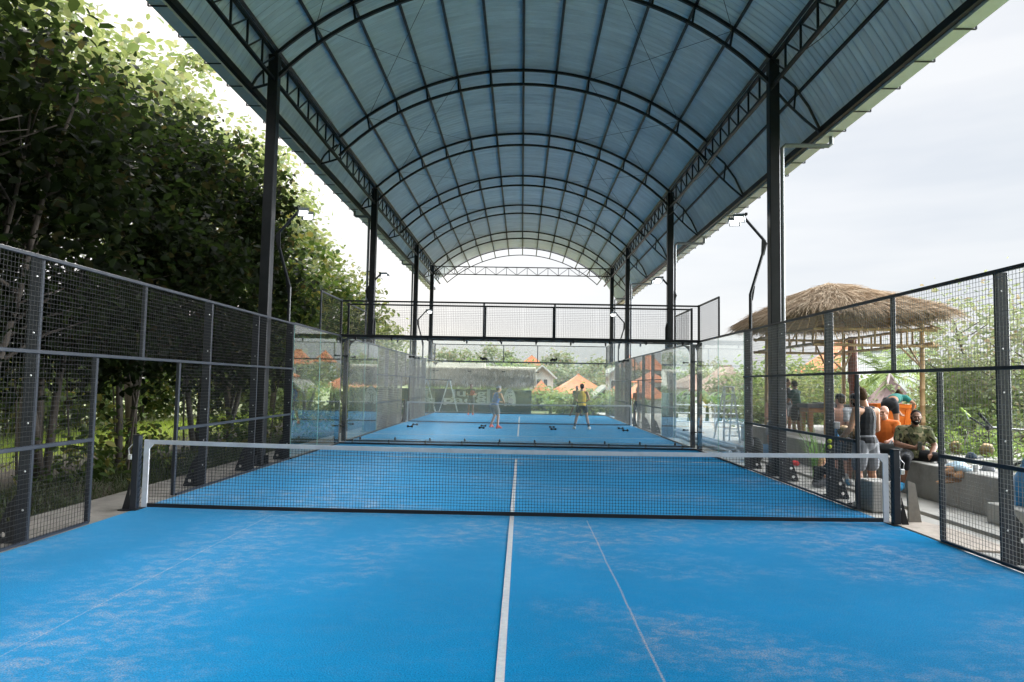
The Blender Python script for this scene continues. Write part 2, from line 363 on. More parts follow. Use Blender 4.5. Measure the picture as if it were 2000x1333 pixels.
    t2 = N(nt, 'ShaderNodeMath', operation='MULTIPLY'); L(tot.outputs[0], t2.inputs[0]); L(yy.outputs[0], t2.inputs[1])
    a4 = N(nt, 'ShaderNodeMath', operation='ADD'); a4.use_clamp = True; L(a3.outputs[0], a4.inputs[0]); L(t2.outputs[0], a4.inputs[1])
    mx = N(nt, 'ShaderNodeMix', data_type='RGBA'); L(a4.outputs[0], mx.inputs['Factor']); L(mm.outputs['Result'], mx.inputs['A']); mx.inputs['B'].default_value = (.44, .345, .28, 1)
    L(mx.outputs['Result'], b.inputs['Base Color'])
    bp = N(nt, 'ShaderNodeBump', Strength=.45, Distance=.006); L(fin.outputs['Fac'], bp.inputs['Height']); L(bp.outputs[0], b.inputs['Normal'])
    return m
TURF = turf_mat()
LINE = pm('turf_line', (.42, .44, .45), .9, 0, .12, 30, .4, 200, dirt=(.30, .38, .48), dscale=9, damt=.5)

# ================================================================= courts
GAP = 20.92         # distance between the two nets
def court(y0, name):
    m = MB(); m.box(-5.0, 5.0, y0-10.0, y0+10.0, -.05, 0); c = m.build(name, TURF, None); tag(c, kind='structure')
    for q in ((-.027, .027, -6.95, 6.95), ):
        l = MB(); l.box(q[0], q[1], y0+q[2], y0+q[3], .001, .0045); l.build('centre_line', LINE, c)
    for s in (-1, 1):
        l = MB(); l.box(-4.97, 4.97, y0+s*6.95+(.002 if s > 0 else -.052), y0+s*6.95+(.052 if s > 0 else -.002), .001, .0046); l.build('service_line', LINE, c)
    return c
court(0, 'blue_court'); court(GAP, 'blue_court')
m = MB(); m.box(-5.0, 5.0, 10.004, GAP-10.004, -.06, -.006); tag(m.build('court_joint_pavement', TURF), kind='structure')
m = MB(); m.box(-6.0, -5.003, -12, 34, -.3, -.008); tag(m.build('kerb_path', pm('dim_concrete', (.20, .18, .155), .9, 0, .18, 2, .3, 50, dirt=(.09, .08, .06), dscale=1.4, damt=.7)), kind='structure')

# ================================================================= net
def sag(x): return .92 - .045*(1-(x/4.93)**2)
def make_net():
    t = thing('padel_net', 'long black padel net with white top band across the near half of the blue court', 'net', (0, 0, 0))
    W = 4.93; n = MB(); NX = 246
    zs = [.05 + i*(.80/20) for i in range(21)]
    for i in range(NX):
        x = -W+.09 + (2*W-.18)*i/(NX-1); h = sag(x)-.03; yj = .006*math.sin(i*1.7)
        n.bar((x, yj, .04), (x + .006*math.sin(i*.9), 0, h), .0032, .0032, (0, 1, 0))
    for k in range(20):
        pts = []
        for i in range(42):
            x = -W+.09 + (2*W-.18)*i/41; h = sag(x)
            pts.append((x, .004*math.sin(i*2.1+k), .045 + (h-.09)*(k/20.0) + .003*math.sin(i*1.3+k*2)))
        n.tube(pts, .0019, 4, cap=False)
    n.build('net_mesh', NETM, t, fix=False)
    b = MB()
    def strip(mb, fz0, fz1, th, seg=40, x0=-W, x1=W, wav=0):
        vs = []; fs = []
        for i in range(seg+1):
            x = x0+(x1-x0)*i/seg; wv = wav*math.sin(i*1.37)*math.sin(i*.61)
            vs += [(x, -th+wv, fz0(x)), (x, th+wv, fz0(x)), (x, th, fz1(x)), (x, -th, fz1(x))]
        for i in range(seg):
            for k in range(4): fs.append((i*4+k, i*4+(k+1)%4, i*4+4+(k+1)%4, i*4+4+k))
        fs += [(3,2,1,0), tuple(range(seg*4, seg*4+4))]
        mb.add(vs, fs)
    strip(b, lambda x: sag(x)-.055, sag, .009, 60, wav=.004); b.build('top_band', WHITEB, t)
    b = MB(); strip(b, lambda x: .012+.02*(x/W)**4, lambda x: .062+.02*(x/W)**4, .007, 60, x0=-W+.07, x1=W-.07); b.build('bottom_band', NETM, t)
    for s in (-1, 1):
        b = MB(); x = s*(W-.03)
        b.prism([(x-.035, .03), (x+.035, .03), (x+.035, sag(W)-.003), (x-.035, sag(W)-.003)], 'y', -.012, .012)
        b.prism([(x-s*.035, sag(W)-.056), (x-s*.09, sag(W)-.056), (x-s*.035, sag(W)-.12)], 'y', -.0105, .0105)
        b.build('side_band', WHITEB, t)
        l = MB()
        l.tube([p for k in range(12) for p in ((s*(W+.012), 0, .09+k*.07), (s*(W+.055), -.01, .075+k*.07))], .004, 5)
        l.build('lace', NETM, t)
        p = MB(); p.cbox((s*(W+.10), 0, .485), (.09, .09, .97), 0, .008); po = p.build('net_post', POSTM, t)
        q = MB(); q.cbox((s*(W+.10), 0, .975), (.10, .10, .014), 0, .004); q.build('post_cap', STEEL, po)
        q = MB(); q.cbox((s*(W+.13), 0, .004), (.24, .26, .012)); q.build('base_plate', STEEL, po)
        q = MB(); q.prism([(s*(W+.147), .01), (s*(W+.235), .01), (s*(W+.147), .36)], 'y', -.055, -.043)
        q.prism([(s*(W+.147), .01), (s*(W+.235), .01), (s*(W+.147), .36)], 'y', .043, .055); q.build('brace_plate', STEEL, po)
        q = MB(); q.tube([(s*(W+.15), -.02, .86), (s*(W+.19), -.05, .80), (s*(W+.18), -.04, .70)], .006, 6)
        q.cbox((s*(W+.17), -.03, .69), (.05, .05, .07), 0, .006); q.build('winch', ZINC, po)
    return t
net = make_net()
n2 = copy_tree(net); n2.location = (0, GAP, 0); n2['label'] = 'padel net on the farther court seen through the glass, behind the players'

# ================================================================= mesh fences
def holed_plate(x0, s, y, z0):
    """triangular foot gusset with two round holes, standing out from a post"""
    bm = bmesh.new()
    outl = [(0, 0), (.23, 0), (.23, .03), (.17, .20), (.10, .40), (0, .52)]
    loops = [outl] + [[(cx+.028*math.cos(a*math.pi/6), cz+.028*math.sin(a*math.pi/6)) for a in range(12)] for cx, cz in ((.13, .09), (.09, .25))]
    es = []
    for lp in loops:
        vs = [bm.verts.new((x0+s*u, y, z0+v)) for u, v in lp]
        es += [bm.edges.new((vs[i], vs[(i+1) % len(vs)])) for i in range(len(vs))]
    bmesh.ops.triangle_fill(bm, edges=es, use_beauty=True)
    g = bmesh.ops.extrude_face_region(bm, geom=list(bm.faces))
    bmesh.ops.translate(bm, verts=[v for v in g['geom'] if isinstance(v, bmesh.types.BMVert)], vec=(0, .008, 0))
    bmesh.ops.recalc_face_normals(bm, faces=bm.faces)
    me = bpy.data.meshes.new('base_plate'); bm.to_mesh(me); bm.free(); return me
def fence(s, y0, label, a=-6, b=6, pitch=.05, wr=.0016):
    WM = WIRE if y0 == 0 and s < 0 else WIREL  # dark wire on the near left fence, painted-lit copy elsewhere
    t = thing('mesh_fence', label, 'fence', (s*5.0, y0, 0))
    xi = s*4.985
    def wires(mb, ya, yb, za, zb):
        n = max(1, round((yb-ya)/pitch)); k = max(1, round((zb-za)/pitch))
        for i in range(1, n): y = ya+(yb-ya)*i/n; mb.bar((xi, y, za), (xi, y, zb), 2*wr, 2*wr, (1, 0, 0))
        for i in range(1, k): z = za+(zb-za)*i/k; mb.bar((xi-s*.004, ya, z), (xi-s*.004, yb, z), 2*wr, 2*wr, (1, 0, 0))
    ys = [y for y in (-6, -4, -2, 2, 4, 6) if a <= y <= b]
    for y in ys:
        p = MB(); p.cbox((s*5.075, y0+y, 1.5), (.13, .05, 3.0), 0, .006); po = p.build('post', POSTM, t)
        link('base_plate', holed_plate(s*5.141, s, y0+y-.004, .0), STEEL, po)
        for z in (.35, .75, 1.25, 1.75, 2.2, 2.8):
            bb = MB(); bb.ell((s*5.06, y0+y-.028, z), (.011, .007, .011), None, 8, 5); bb.build('bolt', ZINC, po)
    p = MB(); p.cbox((s*5.035, y0, 2.5), (.05, .05, .99), 0, .004); p.build('short_post', POSTM, t)
    for y in (-1, 1):
        p = MB(); p.cbox((s*5.03, y0+y, 1.0), (.05, .05, 1.955), 0, .004); p.build('gate_jamb', POSTM, t)
    for z in (3.0, 2.0):
        r = MB(); r.cbox((s*5.0, y0+(a+b)/2, z), (.045, b-a+.05, .04), 0, .004); r.build('rail', POSTM, t)
    for (ya, yb) in ((a, -1), (1, b)):
        for z in (1.0, .03):
            r = MB(); r.cbox((s*5.002, y0+(ya+yb)/2, z), (.04, yb-ya-.05, .045 if z > .5 else .03), 0, .004); r.build('rail', POSTM, t)
    up = [-6, -4, -2, 0, 2, 4, 6]; lo = [(-6, -4), (-4, -2), (-2, -1), (1, 2), (2, 4), (4, 6)]
    for i in range(6):
        if up[i] < a or up[i+1] > b: continue
        q = MB(); wires(q, y0+up[i], y0+up[i+1], 2.02, 2.98); q.build('wire_panel', WM, t, fix=False)
    for ya, yb in lo:
        if ya < a or yb > b: continue
        q = MB(); wires(q, y0+ya, y0+yb, 1.02, 1.98); wires(q, y0+ya, y0+yb, .045, .98); q.build('wire_panel', WM, t, fix=False)
    return t
fence(-1, 0, 'dark welded mesh fence along the near court in front of the dark trees')
fence(1, 0, 'dark welded mesh fence along the near court in front of the people and thatched gazebo')
fence(-1, GAP, 'mesh fence on the tree side of the farther court, seen through glass', pitch=.0667, wr=.0034)
fence(1, GAP, 'mesh fence on the open side of the farther court, orange roofs behind it', pitch=.0667, wr=.0034)

# ================================================================= glass ends
GLASSF = glass_mat('far_court_glass', (.975, .99, .985), .020, 1.0, 1.40)
def glass_end(yb, d, label, bolts=True):
    """back wall at y=yb; d=+1 when the court lies on the -y side. U-shaped: back, two glass returns, mesh above"""
    t = thing('glass_enclosure', label, 'glass wall', (0, yb, 0))
    for i in range(5):
        g = MB(); g.cbox((-4+2*i, yb, 1.52), (1.985, .012, 2.93)); g.build('glass_pane', GLASS if yb == 10.0 else GLASSF, t)
    for s in (-1, 1):
        for k in range(2):
            g = MB(); g.cbox((s*4.995, yb-d*(1.02+2*k-.0), 1.52), (.012, 1.96, 2.93)); g.build('glass_pane', GLASSS if s < 0 else GLASSR, t)
        e = MB(); e.cbox((s*4.995, yb-d*2.01, 1.52), (.0125, .012, 2.93)); e.build('pane_edge', GLASSE, t)
        e = MB(); e.cbox((s*4.995, yb-d*4.006, 1.52), (.0125, .006, 2.93)); e.build('pane_edge', GLASSE, t)
        p = MB(); p.cbox((s*5.07, yb+d*.075, 1.5), (.12, .12, 3.0), 0, .008); p.cbox((s*5.045, yb+d*.05, 3.56), (.06, .06, 1.0), 0, .005); p.build('corner_post', STEEL, t)
        # curved gusset under the beam
        q = MB(); pl = [(s*4.99, 2.95)] + [(s*(4.99-.25*(1-math.sin(a*math.pi/12))), 2.95-.25*(1-math.cos(a*math.pi/12))) for a in range(0, 7)]
        q.prism(pl, 'y', yb+d*.02, yb+d*.045); q.build('corner_gusset', STEEL, t)
        r = MB(); r.cbox((s*5.03, yb-d*1.95, 3.02), (.05, 4.05, .05), 0, .004); r.build('side_beam', POSTM, t)
        r = MB(); r.cbox((s*5.02, yb-d*1.0, 4.02), (.04, 2.0, .04), 0, .004); r.build('rail', POSTM, t)
        r = MB(); r.cbox((s*5.02, yb-d*2.0, 3.52), (.04, .045, 1.04), 0, .004); r.build('side_post', POSTM, t)
        q = MB(); pitch = .05
        for i in range(1, 40): q.bar((s*5.0, yb-d*i*pitch, 3.04), (s*5.0, yb-d*i*pitch, 4.0), .0034, .0034, (1,0,0))
        for i in range(1, 20): q.bar((s*4.996, yb, 3.03+i*.05), (s*4.996, yb-d*2, 3.03+i*.05), .0042, .0042, (1,0,0))
        q.build('wire_panel', WIRE, t, fix=False)
        r = MB(); r.cbox((s*4.995, yb-d*2.0, .022), (.06, 3.96, .03)); r.build('bottom_channel', STEEL, t)
    r = MB(); r.cbox((0, yb+d*.03, 3.03), (10.16, .08, .08), 0, .006); r.build('top_beam', STEEL, t)
    r = MB(); r.cbox((0, yb+d*.03, 4.02), (10.1, .045, .045), 0, .004); r.build('top_rail', STEEL, t)
    r = MB(); r.cbox((0, yb+d*.0, .025), (10.0, .06, .04)); r.build('bottom_channel', STEEL, t)
    r = MB(); r.cbox((0, yb-d*.034, .072), (9.9, .006, .012)); r.build('bottom_trim', ZINC, t)
    for x in (-3, -1, 1, 3):
        if x in (-1, 1):
            r = MB(); r.cbox((x, yb+d*.03, 3.53), (.05, .05, .94), 0, .004); r.build('mesh_post', POSTM, t)
        for z in (.52, 2.46):
            c = MB()
            for sx in (-1, 1):
                c.tube([(x+sx*.055, yb-.022, z), (x+sx*.055, yb+.022, z)], .032, 12)
            c.cbox((x, yb, z), (.11, .05, .028), 0, .004); c.build('glass_clamp', STEEL, t)
    for z in (.5, 2.46):
        for s in (-1, 1):
            c = MB(); c.tube([(s*4.83, yb-.022, z), (s*4.83, yb+.022, z)], .03, 12); c.cbox((s*4.9, yb, z), (.14, .045, .03), 0, .004); c.build('glass_clamp', STEEL, t)
    for x in [-4.6+i*1.02 for i in range(10)]:
        c = MB(); c.tube([(x, yb-.03, .115), (x, yb+.03, .115)], .022, 10); c.cbox((x, yb, .075), (.05, .05, .05), 0, .004); c.build('bottom_clip', STEEL, t)
        c = MB(); c.tube([(x, yb-.03, 2.93), (x, yb+.03, 2.93)], .022, 10); c.cbox((x, yb, 2.97), (.05, .05, .05), 0, .004); c.build('top_clip', STEEL, t)
    q = MB(); pitch = .05
    for i in range(1, 200): q.bar((-5+i*pitch, yb, 3.07), (-5+i*pitch, yb, 4.0), .003, .003, (0,1,0))
    for i in range(1, 19): q.bar((-5, yb-.004, 3.06+i*.05), (5, yb-.004, 3.06+i*.05), .003, .003, (0,1,0))
    q.build('wire_panel', WIRE, t, fix=False)
    return t
glass_end(10.0, 1, 'clear glass end wall of the near court with black beam and mesh above it')
glass_end(GAP-10.0, -1, 'glass end wall of the farther court standing just behind the nearer glass wall')
glass_end(GAP+10.0, 1, 'farthest glass end wall, in front of the mural hut')

# ================================================================= arched canopy
def arc_z(x): return 10.86 - (7.88 - math.sqrt(7.88**2 - x*x))
SEC = [(x, arc_z(x)) for x in [5.42*math.sin(a*math.pi/2/16)/1 for a in range(0, 17)]]
SEC[-1] = (5.42, arc_z(5.42)); WING = [(5.62, 8.40), (5.82, 8.12), (6.02, 7.81), (6.22, 7.48), (6.38, 7.17)]
WINGL = [(5.50, 8.60), (5.60, 8.45), (5.70, 8.28), (5.80, 8.10), (5.88, 7.97)]
sect = [(-x, z) for x, z in reversed((SEC + WINGL)[1:])] + SEC + WING
BEAM = {1: (6.3, 7.17), -1: (5.8, 7.98)}
ROOF0, ROOF1 = -22.0, 36.0
def sheet_mat():
    m, nt, out = _nt('roof_sheet'); L = nt.links.new
    b = N(nt, 'ShaderNodeBsdfPrincipled', Roughness=.5, Metallic=.0); L(b.outputs[0], out.inputs[0])
    tc = N(nt, 'ShaderNodeTexCoord'); P = tc.outputs['Object']; sx = N(nt, 'ShaderNodeSeparateXYZ'); L(P, sx.inputs[0])
    # each sheet is about a metre wide: a slight change of tone per sheet, a darker lap between
    fl = N(nt, 'ShaderNodeMath', operation='FLOOR'); dv = N(nt, 'ShaderNodeMath', operation='DIVIDE'); L(sx.outputs[1], dv.inputs[0]); dv.inputs[1].default_value = .8; L(dv.outputs[0], fl.inputs[0])
    wn = N(nt, 'ShaderNodeTexWhiteNoise', noise_dimensions='1D'); L(fl.outputs[0], wn.inputs['W'])
    r = ramp(nt, wn.outputs['Value'], [(0, (.63, .68, .735)), (1, (.73, .775, .815))])
    fr = N(nt, 'ShaderNodeMath', operation='FRACT'); L(dv.outputs[0], fr.inputs[0])
    lp = ramp(nt, fr.outputs[0], [(.0, (.12,)*3), (.05, (.3,)*3), (.07, (1,)*3)])
    # dark bands along the flutes: groove shade painted into the sheet colour
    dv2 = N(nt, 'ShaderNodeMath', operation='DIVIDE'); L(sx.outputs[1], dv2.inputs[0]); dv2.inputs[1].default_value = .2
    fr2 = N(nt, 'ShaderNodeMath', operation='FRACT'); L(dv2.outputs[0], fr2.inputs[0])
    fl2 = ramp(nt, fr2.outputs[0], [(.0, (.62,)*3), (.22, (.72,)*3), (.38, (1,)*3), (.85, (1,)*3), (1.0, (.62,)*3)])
    n = N(nt, 'ShaderNodeTexNoise', Scale=1.6, Detail=6.0, Roughness=.7)
    mp = N(nt, 'ShaderNodeMapping'); mp.inputs['Scale'].default_value = (.5, 3.5, .5); L(P, mp.inputs[0]); L(mp.outputs[0], n.inputs['Vector'])
    rn = ramp(nt, n.outputs['Fac'], [(.35, (.82,)*3), (.65, (1.08,)*3)])
    m1 = N(nt, 'ShaderNodeMix', data_type='RGBA', blend_type='MULTIPLY'); m1.inputs['Factor'].default_value = 1; L(r.outputs[0], m1.inputs['A']); L(lp.outputs[0], m1.inputs['B'])
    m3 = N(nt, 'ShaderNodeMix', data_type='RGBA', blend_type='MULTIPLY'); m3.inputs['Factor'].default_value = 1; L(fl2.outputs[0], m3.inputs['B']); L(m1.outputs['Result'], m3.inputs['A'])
    m2 = N(nt, 'ShaderNodeMix', data_type='RGBA', blend_type='MULTIPLY'); m2.inputs['Factor'].default_value = 1; L(m3.outputs['Result'], m2.inputs['A']); L(rn.outputs[0], m2.inputs['B'])
    L(m2.outputs['Result'], b.inputs['Base Color']); return m
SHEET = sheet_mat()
canopy = thing('arched_canopy', 'huge arched steel canopy with corrugated metal roofing over both blue courts', 'canopy', (0, 11, 0))
# smooth the section a little, then corrugate along y
sec = np.array(sect); dn = np.gradient(sec, axis=0); nrm = np.stack([-dn[:, 1], dn[:, 0]], 1); nrm /= np.linalg.norm(nrm, axis=1)[:, None]
ny = int((ROOF1-ROOF0)/.0333); ys = ROOF0 + np.arange(ny+1)*.0333
prof = np.array([0, .013, .037, .050, .037, .013])[np.arange(ny+1) % 6]
V = np.zeros((ny+1, len(sec), 3)); V[:, :, 0] = sec[None, :, 0] + prof[:, None]*nrm[None, :, 0]; V[:, :, 2] = sec[None, :, 1] + prof[:, None]*nrm[None, :, 1]; V[:, :, 1] = ys[:, None]
ns = len(sec); I, J = np.meshgrid(np.arange(ny), np.arange(ns-1), indexing='ij'); A = (I*ns+J).ravel()
F = np.stack([A, A+1, A+ns+1, A+ns], 1)
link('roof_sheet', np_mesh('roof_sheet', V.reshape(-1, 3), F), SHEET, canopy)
COLY = [-15.0, -5.0, 5.0, 15.0, 24.85, 30.8]; ARCH = [-20, -15, -10, -5, 0, 5, 10, 15, 20, 24.85, 30.8]
def arcpt(x, off): # point on the section offset inwards (radially)
    c = 10.86-7.88; z = arc_z(x); d = math.hypot(x, z-c); k = (d-off)/d; return (x*k, c+(z-c)*k)
NOD = [5.28*math.sin(i*math.asin(5.28/7.88)/6)/math.sin(math.asin(5.28/7.88)) if False else 7.88*math.sin(i*math.asin(5.28/7.88)/6) for i in range(-6, 7)]
def lowz(x): return 10.36 - 2.2*(1-math.sqrt(max(0, 1-(x/5.28)**2*.62)))/(1-math.sqrt(.38))
for y in ARCH:
    a = MB()
    top = [arcpt(x, .085) for x in np.linspace(-5.35, 5.35, 37)]; low = [(x, lowz(x)) for x in np.linspace(-5.25, 5.25, 37)]
    for i in range(36):
        a.bar((top[i][0], y, top[i][1]), (top[i+1][0], y, top[i+1][1]), .07, .06, (0,1,0)); a.bar((low[i][0], y, low[i][1]), (low[i+1][0], y, low[i+1][1]), .07, .06, (0,1,0))
    for x in NOD[1:-1]:
        p = arcpt(x, .11); a.bar((p[0], y, p[1]), (p[0]*.985, y, lowz(p[0]*.985)), .045, .045, (0,1,0))
    a.build('arch_truss', STEEL, canopy)
    for s in (-1, 1):   # bracket that carries the drooping edge
        b = MB()
        bx, bz = BEAM[s]; k = (bx-5.3)/1.0; hz = 8.52-bz-.03
        b.tube([(s*5.3, y, 8.52), (s*(5.3+.45*k), y, 8.52-hz*.30), (s*(5.3+.75*k), y, 8.52-hz*.63), (s*(bx-.02), y, bz+.03)], .028, 6)
        b.tube([(s*5.3, y, 8.10), (s*(5.3+.3*k), y, 8.10-(8.13-bz)*.36), (s*(5.3+.65*k), y, 8.10-(8.13-bz)*.71), (s*(bx-.02), y, bz-.03)], .028, 6)
        b.tube([(s*(5.3+.48*k), y, 8.52-hz*.34), (s*(5.3+.44*k), y, 8.10-(8.13-bz)*.5)], .022, 6); b.build('wing_bracket', STEEL, canopy)
for x in NOD:
    p = arcpt(x, .035); b = MB(); b.bar((p[0], ROOF0, p[1]), (p[0], 38.4, p[1]), .065, .075, (p[0], 0, p[1]-3)); b.build('purlin', STEEL, canopy)
a = MB(); top = [arcpt(x, .06) for x in np.linspace(-5.3, 5.3, 37)]
for i in range(36): a.bar((top[i][0], 38.35, top[i][1]), (top[i+1][0], 38.35, top[i+1][1]), .05, .05, (0,1,0))
a.build('end_arch', STEEL, canopy)
a = MB(); top = [arcpt(x, .05) for x in np.linspace(-5.3, 5.3, 37)]
for i in range(36): a.bar((top[i][0], 35.95, top[i][1]), (top[i+1][0], 35.95, top[i+1][1]), .06, .06, (0,1,0))
a.build('edge_arch', STEEL, canopy)
for s in (-1, 1):
    b = MB(); x = s*5.28
    b.bar((x, ROOF0, 8.68), (x, 34.5, 8.68), .07, .06); b.bar((x, ROOF0, 8.12), (x, 34.5, 8.12), .07, .06)
    n = int((34.5-ROOF0)/.75)
    for i in range(n):
        y = ROOF0 + i*.75; b.bar((x, y, 8.12), (x, y, 8.68), .04, .03); b.bar((x, y, 8.12 if i % 1 == 0 else 8.68), (x, y+.75, 8.68), .03, .025)
    b.build('eave_truss', STEEL, canopy)
    bx, bz = BEAM[s]
    if s > 0: b = MB(); b.bar((s*5.86, ROOF0, 8.02), (s*5.86, ROOF1, 8.02), .05, .05); b.build('wing_purlin', STEEL, canopy)
    b = MB(); b.bar((s*bx, ROOF0, bz), (s*bx, ROOF1, bz), .09, .14); b.build('edge_beam', STEEL, canopy)
    g = MB(); g.prism([(s*(bx+u), bz+v) for u, v in ((.06, -.03), (.06, -.11), (.32, -.11), (.32, .01), (.314, .01), (.314, -.104), (.066, -.104), (.066, -.03))], 'y', ROOF0, ROOF1)
    gu = g.build('gutter', GUTM, canopy)
    for i in range(49):
        y = -13.5+i*1.01; g = MB(); g.bar((s*(bx+.04), y, bz-.122), (s*(bx+.365), y, bz-.122), .03, .012); g.bar((s*(bx+.36), y, bz-.12), (s*(bx+.36), y, bz-.01), .03, .012); g.build('gutter_bracket', STEEL, gu)
    for y in COLY:
        c = MB(); c.cbox((s*5.3, y, 4.2), (.21, .21, 8.95), 0, .012); co = c.build('column', STEEL, canopy)
        c = MB(); c.cbox((s*5.3, y, .01), (.42, .42, .03)); 
        for ax, ay in ((.15, 0), (-.15, 0), (0, .15), (0, -.15)): c.cbox((s*5.3+ax, y+ay, .11), (.10 if ax else .012, .10 if ay else .012, .18))
        c.build('foot_plate', STEEL, co)
        if s > 0 or y in (15.0, 24.85):
            d = MB(); xg = bx+.22; y1 = y+.02
            d.tube([(s*xg, y1, bz-.09), (s*xg, y1, bz-.27), (s*(xg-.05), y1, bz-.31), (s*5.56, y1, bz-.31), (s*5.49, y1, bz-.37), (s*5.49, y1, .3)], .045, 10)
            d.build('downpipe', pm_cache('pipe', (.16, .17, .18), .4), canopy)
for i in range(len(ARCH)-1):
    y0, y1 = ARCH[i], ARCH[i+1]
    for x0, x1 in ((NOD[1], NOD[4]), (NOD[4], NOD[1]), (NOD[11], NOD[8]), (NOD[8], NOD[11])):
        p, q = arcpt(x0, .13), arcpt(x1, .13); b = MB(); b.tube([(p[0], y0, p[1]), (q[0], y1, q[1])], .006, 5); b.build('tie_rod', STEEL, canopy)
for k in range(9):       # loose wiring that sags along the right-hand truss
    y0 = -9+k*4.2; b = MB(); b.tube([(5.22, y0+4.2*i/8, 8.09-.22*math.sin(math.pi*i/8)*(.6+.4*((k*7)%3))) for i in range(9)], .008, 5); b.build('cable', STEEL, canopy)
b = MB(); y = 30.8
b.bar((-5.2, y, 8.62), (5.2, y, 8.62), .05, .05); b.bar((-5.2, y, 8.16), (5.2, y, 8.16), .05, .05)
for i in range(18):
    x = -5.2+10.4*i/17; b.bar((x, y, 8.16), (x, y, 8.62), .03, .03)
    if i < 17: b.bar((x, y, 8.62 if i % 2 else 8.16), (x+10.4/17, y, 8.16 if i % 2 else 8.62), .025, .025)
b.build('end_truss', STEEL, canopy)

# ================================================================= floodlights
LENS = emis('lamp_lens', (1, .98, .93), 1.0)
def floodlight(s, y, label):
    t = thing('floodlight_pole', label, 'floodlight', (s*5.16, y, 0), 0, 'floodlight poles along the fences')
    p = MB(); P = [(s*5.16, y, 0), (s*5.16, y, 3.84), (s*5.5, y+.02, 4.95), (s*5.5, y+.02, 5.03), (s*5.0, y, 5.6)]
    p.tube([P[0], P[1]], .038, 8); p.tube([P[1], P[2]], .035, 8); p.tube([P[3], P[4]], .033, 8); po = p.build('pole', STEEL, t)
    q = MB(); q.prism([(s*5.17, 3.70), (s*5.21, 3.70), (s*5.26, 4.02), (s*5.20, 4.06)], 'y', y-.012, y+.012)
    q.build('elbow_plate', STEEL, po); q = MB()
    q.prism([(s*5.40, 4.70), (s*5.47, 4.72), (s*5.535, 4.99), (s*5.42, 5.16)], 'y', y-.012, y+.012); q.build('elbow_plate', STEEL, po)
    q = MB(); q.bar((s*4.98, y-.3, 5.58), (s*4.98, y+.3, 5.58), .05, .05); q.build('lamp_bar', STEEL, t)
    for k in (-1, 1):
        q = MB(); c = Vector((s*4.86, y+k*.17, 5.50)); n = Vector((-s*.34, -.50, -.80)).normalized(); ax = Vector((-s*.80, .1, -.35)); ax = (ax-n*ax.dot(n)).normalized(); v = ax.cross(n)
        def pt(a, b, d): return c + ax*a + v*b + n*d
        vs = [pt(a, b, d) for d in (-.05, .02) for a, b in ((-.12, -.10), (.12, -.10), (.12, .10), (-.12, .10))]
        q.add(vs, [(3,2,1,0),(4,5,6,7),(0,1,5,4),(1,2,6,5),(2,3,7,6),(3,0,4,7)])
        for i in range(6):
            a = -.10+i*.04; q.add([pt(a+e, b, d) for d in (-.10, -.051) for e, b in ((-.006, -.09), (.006, -.09), (.006, .09), (-.006, .09))], [(3,2,1,0),(4,5,6,7),(0,1,5,4),(1,2,6,5),(2,3,7,6),(3,0,4,7)])
        la = q.build('lamp', pm_cache('lamp_body', (.18, .2, .21), .45), t)
        q = MB(); q.quad(pt(-.095, -.075, .0235), pt(.095, -.075, .0235), pt(.095, .075, .0235), pt(-.095, .075, .0235)); q.build('lens', LENS, la)
    return t
floodlight(1, 6.05, 'floodlight pole bent inward at the near fence end, by the thatched gazebo')
floodlight(-1, 6.05, 'floodlight pole bent inward at the near fence end, in front of the trees')
floodlight(1, GAP-5.95, 'floodlight pole behind the near glass corner, on the open side')
floodlight(-1, GAP-5.95, 'floodlight pole behind the near glass corner, on the tree side')
floodlight(1, GAP+5.95, 'farthest floodlight pole on the open side, two columns away')
floodlight(-1, GAP+5.95, 'farthest floodlight pole on the tree side, small against pale sky')
# ================================================================= ground, terrace, ledge
def ground_mat():
    m, nt, out = _nt('ground_grass'); L = nt.links.new
    b = N(nt, 'ShaderNodeBsdfPrincipled', Roughness=.9); b.inputs['Specular IOR Level'].default_value = .2; L(b.outputs[0], out.inputs[0])
    tc = N(nt, 'ShaderNodeTexCoord'); P = tc.outputs['Object']
    n1 = N(nt, 'ShaderNodeTexNoise', Scale=.35, Detail=8.0, Roughness=.65); L(P, n1.inputs['Vector'])
    n2 = N(nt, 'ShaderNodeTexNoise', Scale=14.0, Detail=5.0, Roughness=.7); L(P, n2.inputs['Vector'])
    r1 = ramp(nt, n1.outputs['Fac'], [(.3, (.10, .125, .05)), (.55, (.14, .16, .065)), (.75, (.19, .19, .10))])
    r2 = ramp(nt, n2.outputs['Fac'], [(.3, (.55,)*3), (.7, (1.25,)*3)])
    mm = N(nt, 'ShaderNodeMix', data_type='RGBA', blend_type='MULTIPLY'); mm.inputs['Factor'].default_value = 1; L(r1.outputs[0], mm.inputs['A']); L(r2.outputs[0], mm.inputs['B'])
    L(mm.outputs['Result'], b.inputs['Base Color'])
    bp = N(nt, 'ShaderNodeBump', Strength=.6, Distance=.05); L(n2.outputs['Fac'], bp.inputs['Height']); L(bp.outputs[0], b.inputs['Normal']); return m
m = MB(); m.quad((-500, -300, -.32), (500, -300, -.32), (500, 700, -.32), (-500, 700, -.32)); tag(m.build('ground', ground_mat()), kind='structure')
SOIL = pm('leaf_litter_soil', (.060, .045, .030), .95, 0, .45, 5, .5, 25, dirt=(.05, .07, .02), dscale=1.2, damt=.7)
